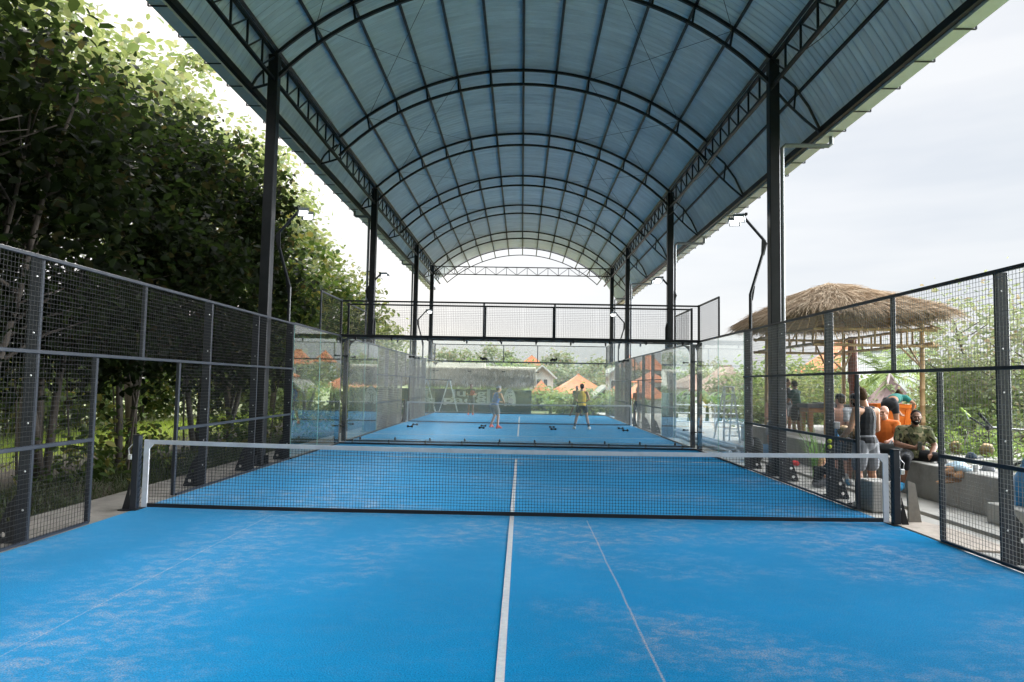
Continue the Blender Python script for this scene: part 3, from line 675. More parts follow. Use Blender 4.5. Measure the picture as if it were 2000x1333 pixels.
def sheet(name, x0, x1, y0, y1, z, amp, mt, step=.7):
    nx, ny = int((x1-x0)/step)+1, int((y1-y0)/step)+1; vs = []; fs = []
    for j in range(ny+1):
        for i in range(nx+1):
            x, y = x0+(x1-x0)*i/nx, y0+(y1-y0)*j/ny; edge = min(i, nx-i, j, ny-j) == 0
            vs.append((x, y, z + (0 if edge else amp*mnoise.noise((x*.5, y*.5, 3.1)))))
    for j in range(ny):
        for i in range(nx): a = j*(nx+1)+i; fs.append((a, a+1, a+nx+2, a+nx+1))
    m = MB(); m.add(vs, fs); return m.build(name, mt, None, smooth=True)
tag(sheet('tree_bed_soil', -11.5, -6.003, -12, 40, -.22, .10, SOIL), kind='structure')
m = MB(); m.box(5.003, 5.84, -12, 36, -.3, -.012); m.box(6.02, 6.74, -12, 36, -.3, -.012); tag(m.build('terrace_pavement', CONCP), kind='structure')
m = MB(); m.box(5.84, 6.02, -12, 36, -.3, -.17); tag(m.build('drain_channel', CONCD), kind='structure')
m = MB(); m.box(6.74, 15.0, 10.2, 36, -.3, -.012); tag(m.build('yard_pavement', CONCP), kind='structure')
# raised concrete ledge that people sit on, running along the terrace
t = thing('concrete_ledge', 'long raised grey concrete ledge along the terrace that the man in camouflage sits on', 'ledge', (7.2, 3, 0))
m = MB(); m.cbox((7.13, 3.3, .27), (.78, 13.0, .58), 0, .012); m.build('ledge_wall', CONC, t)
m = MB(); m.cbox((6.60, -.6, .12), (.26, 2.0, .27), 0, .01); m.build('step_block', CONCP, t)
t = thing('raised_platform', 'raised concrete platform behind the ledge that carries the gazebo and orange bin', 'platform', (10, 8, 0))
m = MB(); m.box(7.53, 12.6, 3.2, 14.2, -.3, .552); m.build('platform_slab', CONCP, t)
t = thing('concrete_block', 'rough grey concrete block on the ground by the legs of the man in black vest', 'block', tuple(atZ(1722, 1003, -.01)))
c = t.location; m = MB(); m.cbox((c.x+.02, c.y+.2, .22), (.34, .42, .44), .08, .015); m.build('block_body', CONC, t)
m = MB(); c = atZ(1778, 1022, 0); m.prism([(5.27, .0), (5.44, .0), (5.36, .52), (5.26, .56)], 'y', .13, .165); o = m.build('timber_offcut', pm('grey_timber', (.22, .20, .17), .8, 0, .2, 8), None)
tag(o, 'weathered grey board leaning on the foot of the net post near the terrace', 'board')
m = MB()
vs = [(5.02, -1.35, .0), (5.02, .35, .0), (5.42, .5, .0), (5.62, -.3, .0), (5.60, -1.5, .0)]
m.prism([(p[0], p[1]) for p in vs], 'z', -.006, .012); o = m.build('entrance_mat', pm('worn_plywood', (.42, .36, .30), .85, 0, .15, 6, dirt=(.25, .22, .2), dscale=4, damt=.5)); tag(o, 'worn pale board lying in the gate opening beside the blue turf', 'board')
# the lower lawn past the ledge
LAWN = pm('bright_lawn', (.15, .21, .06), .9, 0, .3, 9, .5, 30)
tag(sheet('side_lawn', 7.53, 26, -12, 3.19, .05, .05, LAWN, 1.2), kind='structure')

# ================================================================= leafy things
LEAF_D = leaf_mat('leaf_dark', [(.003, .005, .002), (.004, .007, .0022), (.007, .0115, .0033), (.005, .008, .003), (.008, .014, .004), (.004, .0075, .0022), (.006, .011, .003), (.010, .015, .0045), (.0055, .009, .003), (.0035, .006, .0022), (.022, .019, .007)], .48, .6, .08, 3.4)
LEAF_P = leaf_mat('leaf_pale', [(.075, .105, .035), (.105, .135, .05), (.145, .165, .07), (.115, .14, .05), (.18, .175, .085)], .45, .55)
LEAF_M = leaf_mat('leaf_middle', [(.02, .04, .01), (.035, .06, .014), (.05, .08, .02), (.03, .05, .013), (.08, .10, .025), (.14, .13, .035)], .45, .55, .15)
LEAF_G = leaf_mat('leaf_garden', [(.09, .14, .045), (.13, .19, .06), (.18, .24, .09), (.11, .16, .05), (.23, .27, .11)], .35, .55)
LEAF_O = leaf_mat('leaf_olive', [(.10, .13, .07), (.15, .18, .09), (.20, .22, .12), (.12, .15, .075), (.24, .19, .12)], .35, .55)
BAN = leaf_mat('banana_leaf', [(.06, .12, .03), (.09, .16, .045), (.13, .20, .06)], .35, .45, .4)
BARK = pm('bark', (.075, .058, .042), .9, 0, .3, 9, .6, 30, stretch=(1, 1, .3))
BARKD = pm('bark_dark', (.045, .036, .028), .9, 0, .3, 9, .6, 30, stretch=(1, 1, .3))
def trunk_mb(base, top, r, stems, seed, spread=.7, limbs=7):
    rr = random.Random(seed); m = MB(); tips = []
    for k in range(stems):
        b = Vector(base) + Vector((rr.uniform(-.25, .25)*(stems > 1), rr.uniform(-.3, .3)*(stems > 1), -.05))
        e = Vector(top) + Vector((rr.uniform(-spread, spread), rr.uniform(-spread, spread), rr.uniform(-.6, .2)))
        pts = []; n = 8
        for i in range(n+1):
            f = i/n; p = b.lerp(e, f) + Vector((math.sin(f*5+k*2)*.10, math.cos(f*4+k)*.12, 0))*min(1, f*2); pts.append(p)
        r0 = r*rr.uniform(.75, 1.1); m.tube(pts, r0, 8, r0*.25)
        for j in range(limbs):
            f = rr.uniform(.28, .92); i = int(f*n); p = pts[i].lerp(pts[min(i+1, n)], f*n-i); a = rr.uniform(0, 6.28); ln = (1-f*.5)*rr.uniform(.9, 2.0)*spread/.7
            q1 = p + Vector((math.cos(a)*ln*.5, math.sin(a)*ln*.5, ln*.35)); q2 = p + Vector((math.cos(a)*ln, math.sin(a)*ln, ln*.55))
            m.tube([p, q1, q2], r0*(1-f)*.55+.012, 6, .008); tips.append(q2)
    return m, tips
def crown_pts(c, rad, n, seed, ncl=60, sig=.34, xmax=None, zmin=None, flat=1.0):
    r = np.random.default_rng(seed); u = r.normal(0, 1, (ncl, 3)); u /= np.linalg.norm(u, axis=1)[:, None]
    cc = np.array(c) + u*(r.uniform(.25, 1, ncl)**.45)[:, None]*np.array(rad)
    s = sig*r.uniform(.6, 1.5, ncl); wgt = s**2; k = r.choice(ncl, n, p=wgt/wgt.sum())
    P = cc[k] + r.normal(0, 1, (n, 3))*s[k][:, None]*np.array([1, 1, .75*flat])
    ok = np.ones(n, bool)
    if xmax is not None: ok &= ~((P[:, 0] > xmax) & (P[:, 2] < 20))
    if zmin is not None: ok &= P[:, 2] > zmin
    return P[ok]
def tree(name, label, x, y, h, rad, n, lm, seed, size=.26, stems=1, r=.1, z0=-.25, group=None, cat='tree', zb=None, xmax=None, ncl=60, sig=.36, bark=None, aspect=.62, spread=.7):
    t = thing(name, label, cat, (x, y, z0), 0, group); zb = zb if zb is not None else h*.22
    m, tips = trunk_mb((x, y, z0), (x, y, h*.86), r, stems, seed, spread); m.build('trunk', bark or BARK, t, smooth=True)
    c = (x, y, (zb+h)/2); P = crown_pts(c, (rad, rad, (h-zb)/2), n, seed, ncl, sig, xmax, zb*.75)
    leaves('crown', P, size, lm, t, aspect, .3, .4, seed)
    return t
random.seed(11)
row = 'dark broad-leaved trees in a row behind the fence'
LB = 'dark broad-leaved tree in the dense row behind the mesh fence'
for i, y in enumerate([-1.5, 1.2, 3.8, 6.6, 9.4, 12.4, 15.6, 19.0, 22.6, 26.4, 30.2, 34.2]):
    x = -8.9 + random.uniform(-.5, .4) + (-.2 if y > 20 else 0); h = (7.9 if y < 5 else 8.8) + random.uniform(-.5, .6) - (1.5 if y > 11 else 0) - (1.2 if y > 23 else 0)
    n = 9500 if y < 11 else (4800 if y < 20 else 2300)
    tree('broadleaf_tree', LB if i < 11 else 'last dark tree of the row, small, beside the far end of the canopy', x, y, h, 2.35, n, LEAF_D if y < 13 else (LEAF_M if y < 21 else LEAF_P), 100+i, .175 if y < 11 else .23, 3, .085, -.25,  # leaf colour pales with distance: shade and far haze put into the leaves
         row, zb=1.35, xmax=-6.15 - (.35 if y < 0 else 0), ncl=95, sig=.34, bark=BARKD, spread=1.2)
for i, (x, y, h) in enumerate([(-13.2, 9.0, 13.6), (-14.0, 15.5, 15.0), (-13.4, 22.5, 13.6), (-14.2, 30, 13.0), (-12.6, 3.2, 12.2)]):
    tree('seeding_tree', ['tall pale yellow-green tree with brown seed sprays rising behind the dark row', 'tallest pale tree behind the dark row, near the canopy edge', 'pale tree glowing in backlight behind the second column', 'pale distant tree beyond the third column', 'pale tree top at the upper corner above the dark tree row'][i],
         x, y, h, 2.7, 5200, LEAF_P, 200+i, .27, 1, .15, -.3, None, zb=5.2, ncl=70, sig=.42, spread=1.3)
# low saplings and undergrowth between the trunks
tag(leaves('undergrowth', np.concatenate([crown_pts((-8.6+.8*math.sin(k*2.3), -2+k*1.9, .15), (.9, .9, .55), 260, 300+k, 14, .25, -6.2, -.2) for k in range(20)]), .17, LEAF_M, None, .5), kind='stuff')
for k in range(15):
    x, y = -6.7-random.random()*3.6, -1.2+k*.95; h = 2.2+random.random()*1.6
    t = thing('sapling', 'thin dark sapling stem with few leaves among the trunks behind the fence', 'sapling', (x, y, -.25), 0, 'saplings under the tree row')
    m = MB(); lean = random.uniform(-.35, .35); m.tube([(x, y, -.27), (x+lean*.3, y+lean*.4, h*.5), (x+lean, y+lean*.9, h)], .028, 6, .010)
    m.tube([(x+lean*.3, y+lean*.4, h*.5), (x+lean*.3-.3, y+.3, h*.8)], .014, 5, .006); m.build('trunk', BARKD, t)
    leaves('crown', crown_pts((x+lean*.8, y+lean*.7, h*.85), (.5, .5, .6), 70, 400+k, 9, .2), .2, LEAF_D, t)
# grass blades on the verge between path and trees
def grass(name, x0, x1, y0, y1, n, L_, seed, mt, z=-.24):
    r = np.random.default_rng(seed); P = np.stack([r.uniform(x0, x1, n), r.uniform(y0, y1, n), np.full(n, z)], 1)
    D = np.stack([r.normal(0, .35, n), r.normal(0, .35, n), np.ones(n)], 1); V, F = blades(P, D, L_, .012, seed, .3)
    o = link(name, np_mesh(name, V, F), mt); tag(o, kind='stuff'); return o
GRASSM = leaf_mat('shaded_grass', [(.012, .024, .006), (.022, .038, .009), (.035, .05, .014), (.05, .05, .02)], .3)  # blades darkened: the shade under the trees is put into the colour
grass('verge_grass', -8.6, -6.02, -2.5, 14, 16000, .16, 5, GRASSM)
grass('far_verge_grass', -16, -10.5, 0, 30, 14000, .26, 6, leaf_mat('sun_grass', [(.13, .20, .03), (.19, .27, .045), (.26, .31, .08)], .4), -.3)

# ---- garden on the open side and behind the courts
def bush(px, Y, top, w_, lm, seed, label, n=1300, size=.2, zlo=-.3, group=None, d=None, ztop=None, name='garden_shrub'):
    p = atY(px, top, Y); h = p.z-zlo; t = thing(name, label, 'shrub', (p.x, Y, zlo), 0, group)
    m, _ = trunk_mb((p.x, Y, zlo), (p.x, Y, zlo+h*.7), .05, 3, seed, .5, 4); m.build('stem', BARK, t)
    leaves('foliage', crown_pts((p.x, Y, zlo+h*.52), (w_, d or w_, h*.46), n, seed, 34, .16*w_+.08), size, lm, t, .5, .2, .4, seed); return t
def banana(px, Y, top, seed, label, n=9, z0=-.3, group=None):
    p = atY(px, top, Y); h = p.z-z0; rr = random.Random(seed); t = thing('banana_plant', label, 'banana plant', (p.x, Y, z0), 0, group)
    m = MB(); m.tube([(p.x, Y, z0), (p.x+.05, Y, z0+h*.3), (p.x, Y, z0+h*.55)], .12, 8, .07); m.build('stem', pm_cache('banana_stem', (.16, .19, .07), .7), t, smooth=True)
    m = MB()
    for k in range(n):
        a = k*2.4+rr.random(); el = rr.uniform(.5, 1.25); ln = h*rr.uniform(.42, .6); wd = ln*.15; b = Vector((p.x, Y, z0+h*.5)); pts = []; d = Vector((math.cos(a)*math.cos(el), math.sin(a)*math.cos(el), math.sin(el)))
        for i in range(9):
            pts.append(b.copy()); b = b + d*(ln/8); d = (d + Vector((math.cos(a)*.04, math.sin(a)*.04, -.15))).normalized()
        vs = []; fs = []; sd = Vector((-math.sin(a), math.cos(a), 0))
        for i, q in enumerate(pts):
            f = i/8; ww = wd*(0.12 if i == 0 else math.sin(math.pi*min(.97, .12+f*.88))**.6)
            vs += [q-sd*ww+Vector((0, 0, -ww*.25+rr.uniform(-.02, .02))), q, q+sd*ww+Vector((0, 0, -ww*.25+rr.uniform(-.02, .02)))]
        for i in range(8): o = i*3; fs += [(o, o+1, o+4, o+3), (o+1, o+2, o+5, o+4)]
        m.add(vs, fs)
    m.build('leaf_fan', BAN, t, fix=False); return t
def palm(px, Y, top, seed, label, z0=-.3, n=16, group=None, ln=1.9):
    p = atY(px, top, Y); h = p.z-z0; rr = random.Random(seed); t = thing('palm_tree', label, 'palm', (p.x, Y, z0), 0, group)
    hb = max(.4, h-ln*.45); m = MB(); m.tube([(p.x, Y, z0), (p.x+.08, Y, z0+hb*.5), (p.x, Y, z0+hb)], .12, 8, .08); m.build('trunk', BARK, t, smooth=True)
    P = []; D = []
    for k in range(n):
        a = k*2.4; el = rr.uniform(-.1, 1.2); b = Vector((p.x, Y, z0+hb)); d = Vector((math.cos(a)*math.cos(el), math.sin(a)*math.cos(el), math.sin(el))); sd = Vector((-math.sin(a), math.cos(a), 0))
        for i in range(26):
            b = b + d*(ln/26); d = (d + Vector((0, 0, -.055))).normalized()
            for sg in (-1, 1): P.append(b.copy()); D.append(sd*sg*.8 + d*.6 + Vector((0, 0, -.25)))
    V, F = blades(np.array(P), np.array([tuple(x) for x in D]), ln*.22, .05, seed, .4)
    link('fronds', np_mesh('fronds', V, F), LEAF_G, t); return t
bg = 'green shrubs massed behind the far court'
rr = random.Random(5)
for i, px in enumerate(range(1046, 1440, 26)):
    bush(px+rr.uniform(-8, 8), 40+rr.uniform(-3, 9), (752 if px < 1060 else 772)+rr.uniform(-16, 8), 1.25, rr.choice([LEAF_G, LEAF_G, LEAF_O, LEAF_P]), 500+i, 'round green garden shrub among the massed shrubs behind the far court', 900, .24, group=bg)
for i, px in enumerate(range(1000, 1450, 34)):
    bush(px+rr.uniform(-8, 8), 56+rr.uniform(-3, 9), (712 if px < 1200 else 728)+rr.uniform(-10, 8), 2.3, rr.choice([LEAF_G, LEAF_O, LEAF_P]), 540+i, 'tall green garden bush rising among the roofs behind the far court', 1100, .34, group='tall bushes among the roofs')
for i, px in enumerate([845, 880, 915, 950, 985, 1016]):
    bush(px, 52+rr.uniform(-3, 5), 712+rr.uniform(-8, 6), 2.2, rr.choice([LEAF_G, LEAF_O]), 580+i, 'green bush showing above the thatched roof of the mural hut', 900, .34, group='bushes above the hut')
for i, (px, Y, top) in enumerate([(1075, 37, 770), (1098, 38, 757), (1188, 38, 752), (1320, 30, 748), (1345, 27, 752), (1380, 27, 745), (1405, 26, 758), (1260, 37, 772), (1165, 44, 745), (985, 49, 716), (1350, 44, 735)]):
    banana(px, Y, top, 600+i, 'banana plant with broad pale leaves in the garden beyond the courts', group='banana plants in the garden')
for i, (px, Y, top, rad) in enumerate([(868, 75, 676, 2.0), (912, 82, 682, 2.0), (962, 78, 672, 2.2), (992, 74, 684, 1.8), (1092, 72, 680, 2.0), (1170, 76, 702, 2.2), (1385, 70, 700, 2.2)]):
    p = atY(px, top, Y); tree('distant_tree', ['sparse distant tree left of the others above the hut thatch', 'sparse distant tree second from the column above the hut', 'tallest sparse distant tree above the hut thatch', 'small sparse distant tree beside the orange gable', 'feathery distant tree right of the orange gable', 'low distant tree crown near the canopy column', 'low distant tree above the brown tiled roof'][i],
         p.x, Y, p.z, rad, 900, LEAF_O, 640+i, .34, 1, .12, -.3, None, zb=p.z*.35, ncl=40, sig=.30)
for i, (px, Y, top, w_, lm, sz) in enumerate([(1480, 24, 712, 1.5, LEAF_G, .2), (1530, 26, 700, 1.7, LEAF_G, .22), (1565, 19, 722, 1.6, LEAF_P, .2), (1600, 24, 700, 1.7, LEAF_G, .22), (1640, 21, 722, 1.5, LEAF_G, .2), (1445, 30, 735, 1.6, LEAF_O, .24), (1500, 18, 770, 1.0, LEAF_P, .16), (1545, 17, 770, 1.1, LEAF_G, .16), (1600, 17, 765, 1.1, LEAF_P, .16), (1630, 32, 690, 1.8, LEAF_O, .26), (1720, 16.5, 762, 1.1, LEAF_P, .11), (1690, 17, 770, .9, LEAF_G, .14)]):
    bush(px, Y, top, w_, lm, 700+i, 'bright green garden shrub seen beneath the thatched gazebo' if i != 10 else 'flowering pale shrub of tiny leaves in front of the purple shrine roof', 1500, sz, group='shrubs beyond the gazebo' if i != 10 else None)
for i, (px, Y, top) in enumerate([(1700, 17.6, 728), (1716, 19.0, 735), (1668, 18, 735)]):
    banana(px, Y, top, 760+i, ['banana plant with upright leaves beside the head of the man in black vest', 'lower banana plant behind the man in black vest', 'banana plant behind the dark red gazebo post'][i])
palm(1728, 17.5, 690, 780, 'palm with drooping fronds left of the white house wall', ln=2.0)
palm(1650, 25, 708, 781, 'small palm beneath the gazebo in front of the orange roof', ln=1.6)
p = atY(1925, 566, 10.5); tree('garden_tree', 'airy pale green tree with open crown beyond the bicycle', p.x, 10.5, p.z, 2.0, 2300, LEAF_O, 790, .13, 2, .09, -.1, None, zb=1.6, ncl=48, sig=.30, spread=1.2)
p = atY(2010, 610, 8.5); tree('garden_tree', 'airy pale tree at the very edge beside the broad fence post', p.x, 8.5, p.z, 1.6, 1500, LEAF_O, 791, .13, 2, .08, -.1, None, zb=1.6, ncl=40, sig=.28, spread=1.1)
for i, (px, Y, top, w_, lm) in enumerate([(1850, 11.5, 705, 1.2, LEAF_O), (1905, 9.5, 690, 1.3, LEAF_G), (1960, 8, 700, 1.3, LEAF_O), (2010, 8, 720, 1.4, LEAF_G), (1870, 8.6, 790, .8, LEAF_G), (1930, 7.2, 800, .9, LEAF_G), (1990, 6.2, 830, .9, LEAF_P), (1840, 13.5, 735, 1.1, LEAF_G)]):
    bush(px, Y, top, w_, lm, 800+i, 'leafy green hedge shrub behind the bicycle handlebars', 2400, .12, zlo=-.1, group='hedge shrubs behind the bicycle')
for i, (px, py, Y) in enumerate([(1880, 862, 4.3), (1905, 858, 4.8), (1940, 862, 4.2), (1985, 880, 3.4), (1860, 868, 4.6), (1965, 850, 5.2)]):
    bush(px, Y, py-8, .45, leaf_mat('lawn_leaf', [(.09, .15, .035), (.13, .20, .05), (.18, .24, .075)], .4) if i == 0 else bpy.data.materials['lawn_leaf'], 830+i, 'low bright yellow-green plant behind the coconuts on the ledge', 700, .08, zlo=.03, group='low bright plants behind the ledge')

for k in range(18):
    y = -4+k*3.0; x = -17.5+rr.uniform(-1.5, 1.5); h = 3.2+rr.uniform(-.6, 1.2)
    t = thing('boundary_shrub', 'big dark green shrub along the lawn edge beyond the tree trunks', 'shrub', (x, y, -.3), 0, 'shrubs along the lawn edge')
    m, _ = trunk_mb((x, y, -.3), (x, y, h*.7), .06, 3, 860+k, .7, 4); m.build('stem', BARKD, t)
    leaves('foliage', crown_pts((x, y, h*.46), (2.2, 2.6, h*.5), 2200, 860+k, 40, .42, None, -.3), .26, LEAF_M if k % 4 else LEAF_G, t, .55, .3, .4, 860+k)

for k, (x, y) in enumerate([(-6.5, -26), (-2.5, -27.5), (1.5, -26.5), (5.5, -27), (9.5, -26)]):  # unseen trees added to keep bright sky out of the glass reflections
    tree('broadleaf_tree', 'unseen dark tree added beyond the canopy end to block sky in the glass', x, y, 9.5, 2.6, 2400, LEAF_D, 900+k, .36, 2, .1, -.3, 'unseen trees added to block reflected sky', zb=.4, ncl=60, sig=.5, bark=BARKD)
# ================================================================= buildings beyond
TILE = pm('orange_tile', (.46, .15, .055), .8, 0, .25, 3, .5, 22, dirt=(.22, .10, .06), dscale=2, damt=.5)
TILEB = pm('brown_tile', (.23, .15, .11), .85, 0, .25, 3, .5, 22, dirt=(.14, .12, .10), dscale=2, damt=.6)
SHING = pm('grey_shingle', (.22, .205, .18), .85, 0, .25, 5, .5, 20)
PURP = pm('purple_shingle', (.115, .075, .072), .8, 0, .2, 5, .4, 25)
WHITEW = pm('white_render', (.66, .68, .70), .8, 0, .06, 1.5, dirt=(.5, .5, .48), dscale=1.5, damt=.4)
TIMB = pm('white_timber', (.62, .64, .64), .7, 0, .08, 4)
DARKG = pm('window_dark', (.05, .06, .065), .15, 0, .1, 3, spec=.6)
def hip_roof(mb, x0, x1, y0, y1, z0, z1, ridge=.4, th=.08, concave=0.0):
    cx, cy = (x0+x1)/2, (y0+y1)/2; rx = (x1-x0)/2*ridge if (x1-x0) >= (y1-y0) else 0.02; ry = (y1-y0)/2*ridge if (y1-y0) > (x1-x0) else 0.02
    n = 5; rings = []
    for i in range(n+1):
        f = i/n; g = f; z = z0+(z1-z0)*(f - concave*math.sin(math.pi*f)); ax = (x1-x0)/2*(1-g)+rx*g; ay = (y1-y0)/2*(1-g)+ry*g
        rings.append([(cx-ax, cy-ay, z), (cx+ax, cy-ay, z), (cx+ax, cy+ay, z), (cx-ax, cy+ay, z)])
    vs = [p for r in rings for p in r] + [(x, y, z0-th) for x, y, z in rings[0]]; fs = []; b = 4*(n+1)
    for i in range(n):
        for k in range(4): fs.append((i*4+k, i*4+(k+1)%4, i*4+4+(k+1)%4, i*4+4+k))
    fs.append(tuple(range(4*n, 4*n+4))); fs.append((b+3, b+2, b+1, b))
    for k in range(4): fs.append((b+k, b+(k+1)%4, (k+1)%4, k))
    mb.add(vs, fs)
def house_hip(px0, px1, ytop, ybase, Y, label, mt=TILE, dep=None, wall=WHITEW, ridge=.35, name='tiled_house', z0=-.3, concave=0.04):
    a, b = atY(px0, ybase, Y), atY(px1, ybase, Y); top = atY((px0+px1)/2, ytop, Y).z; zb = min(a.z, b.z); wd = b.x-a.x; dep = dep or wd
    yc = Y+dep/2; t = thing(name, label, 'house', ((a.x+b.x)/2, yc, z0))
    m = MB(); ov = wd*.07; m.box(a.x+ov, b.x-ov, Y+ov, Y+dep-ov, z0, zb-.06); m.build('wall', wall, t)
    m = MB(); hip_roof(m, a.x, b.x, Y, Y+dep, zb, top, ridge, .1, concave); ro = m.build('roof', mt, t)
    m = MB(); m.tube([((a.x+b.x)/2-wd/2*ridge, yc, top+.02), ((a.x+b.x)/2+wd/2*ridge, yc, top+.02)] if wd >= dep else [((a.x+b.x)/2, yc-dep/2*ridge, top+.02), ((a.x+b.x)/2, yc+dep/2*ridge, top+.02)], wd*.018, 6); m.build('ridge_cap', mt, ro)
    if zb - z0 > 1.4:
        for f in (.3, .7):
            x = a.x+wd*f; fr = MB(); fr.box(x-.45, x+.45, Y+ov-.04, Y+ov-.003, zb-1.3, zb-.35); fo = fr.build('window', TIMB, t)
            pn = MB(); pn.box(x-.38, x+.38, Y+ov-.047, Y+ov-.041, zb-1.23, zb-.42); pn.build('pane', DARKG, fo)
    return t
def house_gable(px0, px1, ytop, ybase, Y, label, roof, wall, dep=4.0, name='gabled_house', z0=-.3, trim=True, ov=.12):
    a, b = atY(px0, ybase, Y), atY(px1, ybase, Y); c = (a.x+b.x)/2; zt = atY((px0+px1)/2, ytop, Y).z; zb = (a.z+b.z)/2; wd = b.x-a.x; iw = wd*(.5-ov)
    t = thing(name, label, 'house', (c, Y+dep/2, z0)); sl = (zt-zb)/(wd/2)
    m = MB(); m.prism([(c-iw, z0), (c+iw, z0), (c+iw, zb+sl*(wd/2-iw)-.08), (c, zt-.1), (c-iw, zb+sl*(wd/2-iw)-.08)], 'y', Y+.3, Y+dep); m.build('wall', wall, t)
    m = MB(); m.prism([(c-wd/2, zb), (c, zt), (c+wd/2, zb), (c+wd/2, zb-.09), (c, zt-.09), (c-wd/2, zb-.09)], 'y', Y, Y+dep+.3); m.build('roof', roof, t)
    if trim:
        m = MB(); m.prism([(c-wd/2-.05, zb-.02), (c, zt+.05), (c+wd/2+.05, zb-.02), (c+wd/2-.06, zb-.12), (c, zt-.1), (c-wd/2+.06, zb-.12)], 'y', Y-.05, Y-.003); m.build('barge_board', TIMB, t)
    h = zb-z0
    for f in (-.45, .15):
        x0_, x1_ = c+iw*f, c+iw*(f+.32); m = MB(); m.box(x0_-.05, x1_+.05, Y+.27, Y+.297, zb-min(1.2, h*.5), zb-.1); fo = m.build('window', TIMB, t)
        m = MB(); m.box(x0_, x1_, Y+.262, Y+.268, zb-min(1.15, h*.5), zb-.15); m.build('pane', DARKG, fo)
    return t
house_hip(1012, 1066, 694, 713, 84, 'distant house with orange peaked roof just above the far glass wall beam', ridge=.05, concave=.02)
house_gable(1030, 1088, 714, 738, 49, 'white timber gabled house with dark windows, left of the big orange roof', SHING, TIMB, 6)
house_hip(1076, 1196, 731, 768, 50, 'big bright orange hipped roof house behind the player in yellow', ridge=.12, dep=7)
house_hip(1034, 1082, 743, 768, 46, 'small low house with orange roof below the white gabled house', ridge=.3, dep=4)
house_gable(1148, 1228, 752, 786, 38.5, 'grey shingled gable hut right behind the player in yellow', SHING, SHING, 4, 'shingle_hut', ov=.06)
house_hip(1212, 1252, 694, 716, 66, 'distant narrow house with orange roof left of the twin roofs beyond the side fence', ridge=.05)
house_hip(1243, 1304, 694, 722, 60, 'distant house with wide orange roof and white wall beyond the side fence', ridge=.2)
house_hip(1252, 1312, 726, 745, 47, 'middle house with orange roof between two others beyond the side fence', ridge=.2, dep=5)
house_hip(1228, 1310, 742, 778, 37.5, 'nearest large low orange roof house beyond the side fence', ridge=.3, dep=5)
house_hip(1316, 1420, 733, 757, 40, 'low house with faded terracotta roof seen right of the glass corner', TILEB, ridge=.5, dep=5)
house_hip(1384, 1500, 714, 762, 31, 'house with weathered brown tiled roof left of the gazebo', TILEB, ridge=.45, dep=5)
house_hip(1628, 1762, 664, 722, 24, 'house with orange tiled roof seen through the gazebo', ridge=.35, dep=5)
t = thing('white_house', 'plain white walled house behind the bamboo post and purple roof', 'house', (17.6, 24, -.3))
p0, p1 = atY(1728, 684, 20), atY(1830, 684, 20); m = MB(); m.box(p0.x, p1.x, 20, 24, -.3, p0.z); m.build('wall', WHITEW, t)
m = MB(); m.box(p0.x-.08, p1.x+.08, 19.92, 24.08, p0.z+.003, p0.z+.16); m.build('parapet', WHITEW, t)
q = atY(1787, 770, 20); m = MB(); m.box(q.x-.3, q.x+.3, 19.955, 19.997, q.z-.5, q.z+.45); fo = m.build('window', TIMB, t)
m = MB(); m.box(q.x-.23, q.x+.23, 19.945, 19.952, q.z-.43, q.z+.38); m.build('pane', pm_cache('pale_pane', (.5, .53, .56), .2), fo)
# small shrine with a concave purple roof
p = atY(1742, 731, 16); t = thing('garden_shrine', 'small shrine with steep purple-brown shingled roof in front of the white wall', 'shrine', (p.x, 16, -.3))
m = MB(); hip_roof(m, p.x-1.05, p.x+1.05, 15.1, 17.2, 1.02, p.z, .02, .06, .16); ro = m.build('roof', PURP, t)
for k in (-1, 1):
    m = MB(); m.tube([(p.x+k*1.05, 15.1, 1.04), (p.x+k*.62, 15.53, 1.30), (p.x+k*.3, 15.85, 1.72), (p.x, 16.14, p.z+.02)], .035, 6); m.build('hip_ridge', pm_cache('pale_ridge', (.42, .36, .35), .7), ro)
for sx in (-1, 1):
    for sy in (15.5, 16.8): m = MB(); m.cbox((p.x+sx*.75, sy, .33), (.14, .14, 1.26)); m.build('post', WHITEW, t)
# white garden balustrade
p0, p1 = atY(1776, 790, 12.4), atY(1876, 790, 12.4); t = thing('garden_balustrade', 'white rendered garden wall with coping and pillar beyond the ledge', 'garden wall', ((p0.x+p1.x)/2, 12.5, -.3))
m = MB(); m.cbox(((p0.x+p1.x)/2, 12.5, p0.z-.1), (p1.x-p0.x, .5, .2), 0, .02); m.build('coping', WHITEW, t)
m = MB(); m.cbox(((p0.x+p1.x)/2, 12.5, p0.z-.32), (p1.x-p0.x-.15, .36, .24)); m.build('beam', pm_cache('cream_render', (.5, .49, .44), .8), t)
for x in (p0.x+.25, p1.x-.15): m = MB(); m.cbox((x, 12.5, (p0.z-.44-.3)/2), (.2, .3, p0.z-.44+.3)); m.build('pillar', WHITEW, t)
for i in range(9): x = p0.x+.5+(p1.x-p0.x-.8)*i/8; m = MB(); m.tube([(x, 12.5, -.3), (x, 12.5, .15), (x, 12.5, .35), (x, 12.5, .62)], [.05, .035, .05, .03], 8); m.build('baluster', pm_cache('grey_baluster', (.3, .3, .28), .8), t)
# statue-like finial on a far gatepost, seen over the glass corner
p = atY(1306, 698, 42); t = thing('gate_finial', 'grey stone gate pillar with pointed finial seen through the glass corner', 'gate pillar', (p.x, 42, -.3))
m = MB(); m.cbox((p.x, 42, (p.z-1.1-.3)/2), (.8, .8, p.z-1.1+.3)); m.build('pillar', SHING, t)
m = MB(); m.tube([(p.x, 42, p.z-1.1), (p.x, 42, p.z-.85), (p.x, 42, p.z-.7), (p.x, 42, p.z-.4), (p.x, 42, p.z-.3), (p.x, 42, p.z+.15)], [.55, .5, .3, .33, .16, .03], 8); m.build('finial', SHING, t)

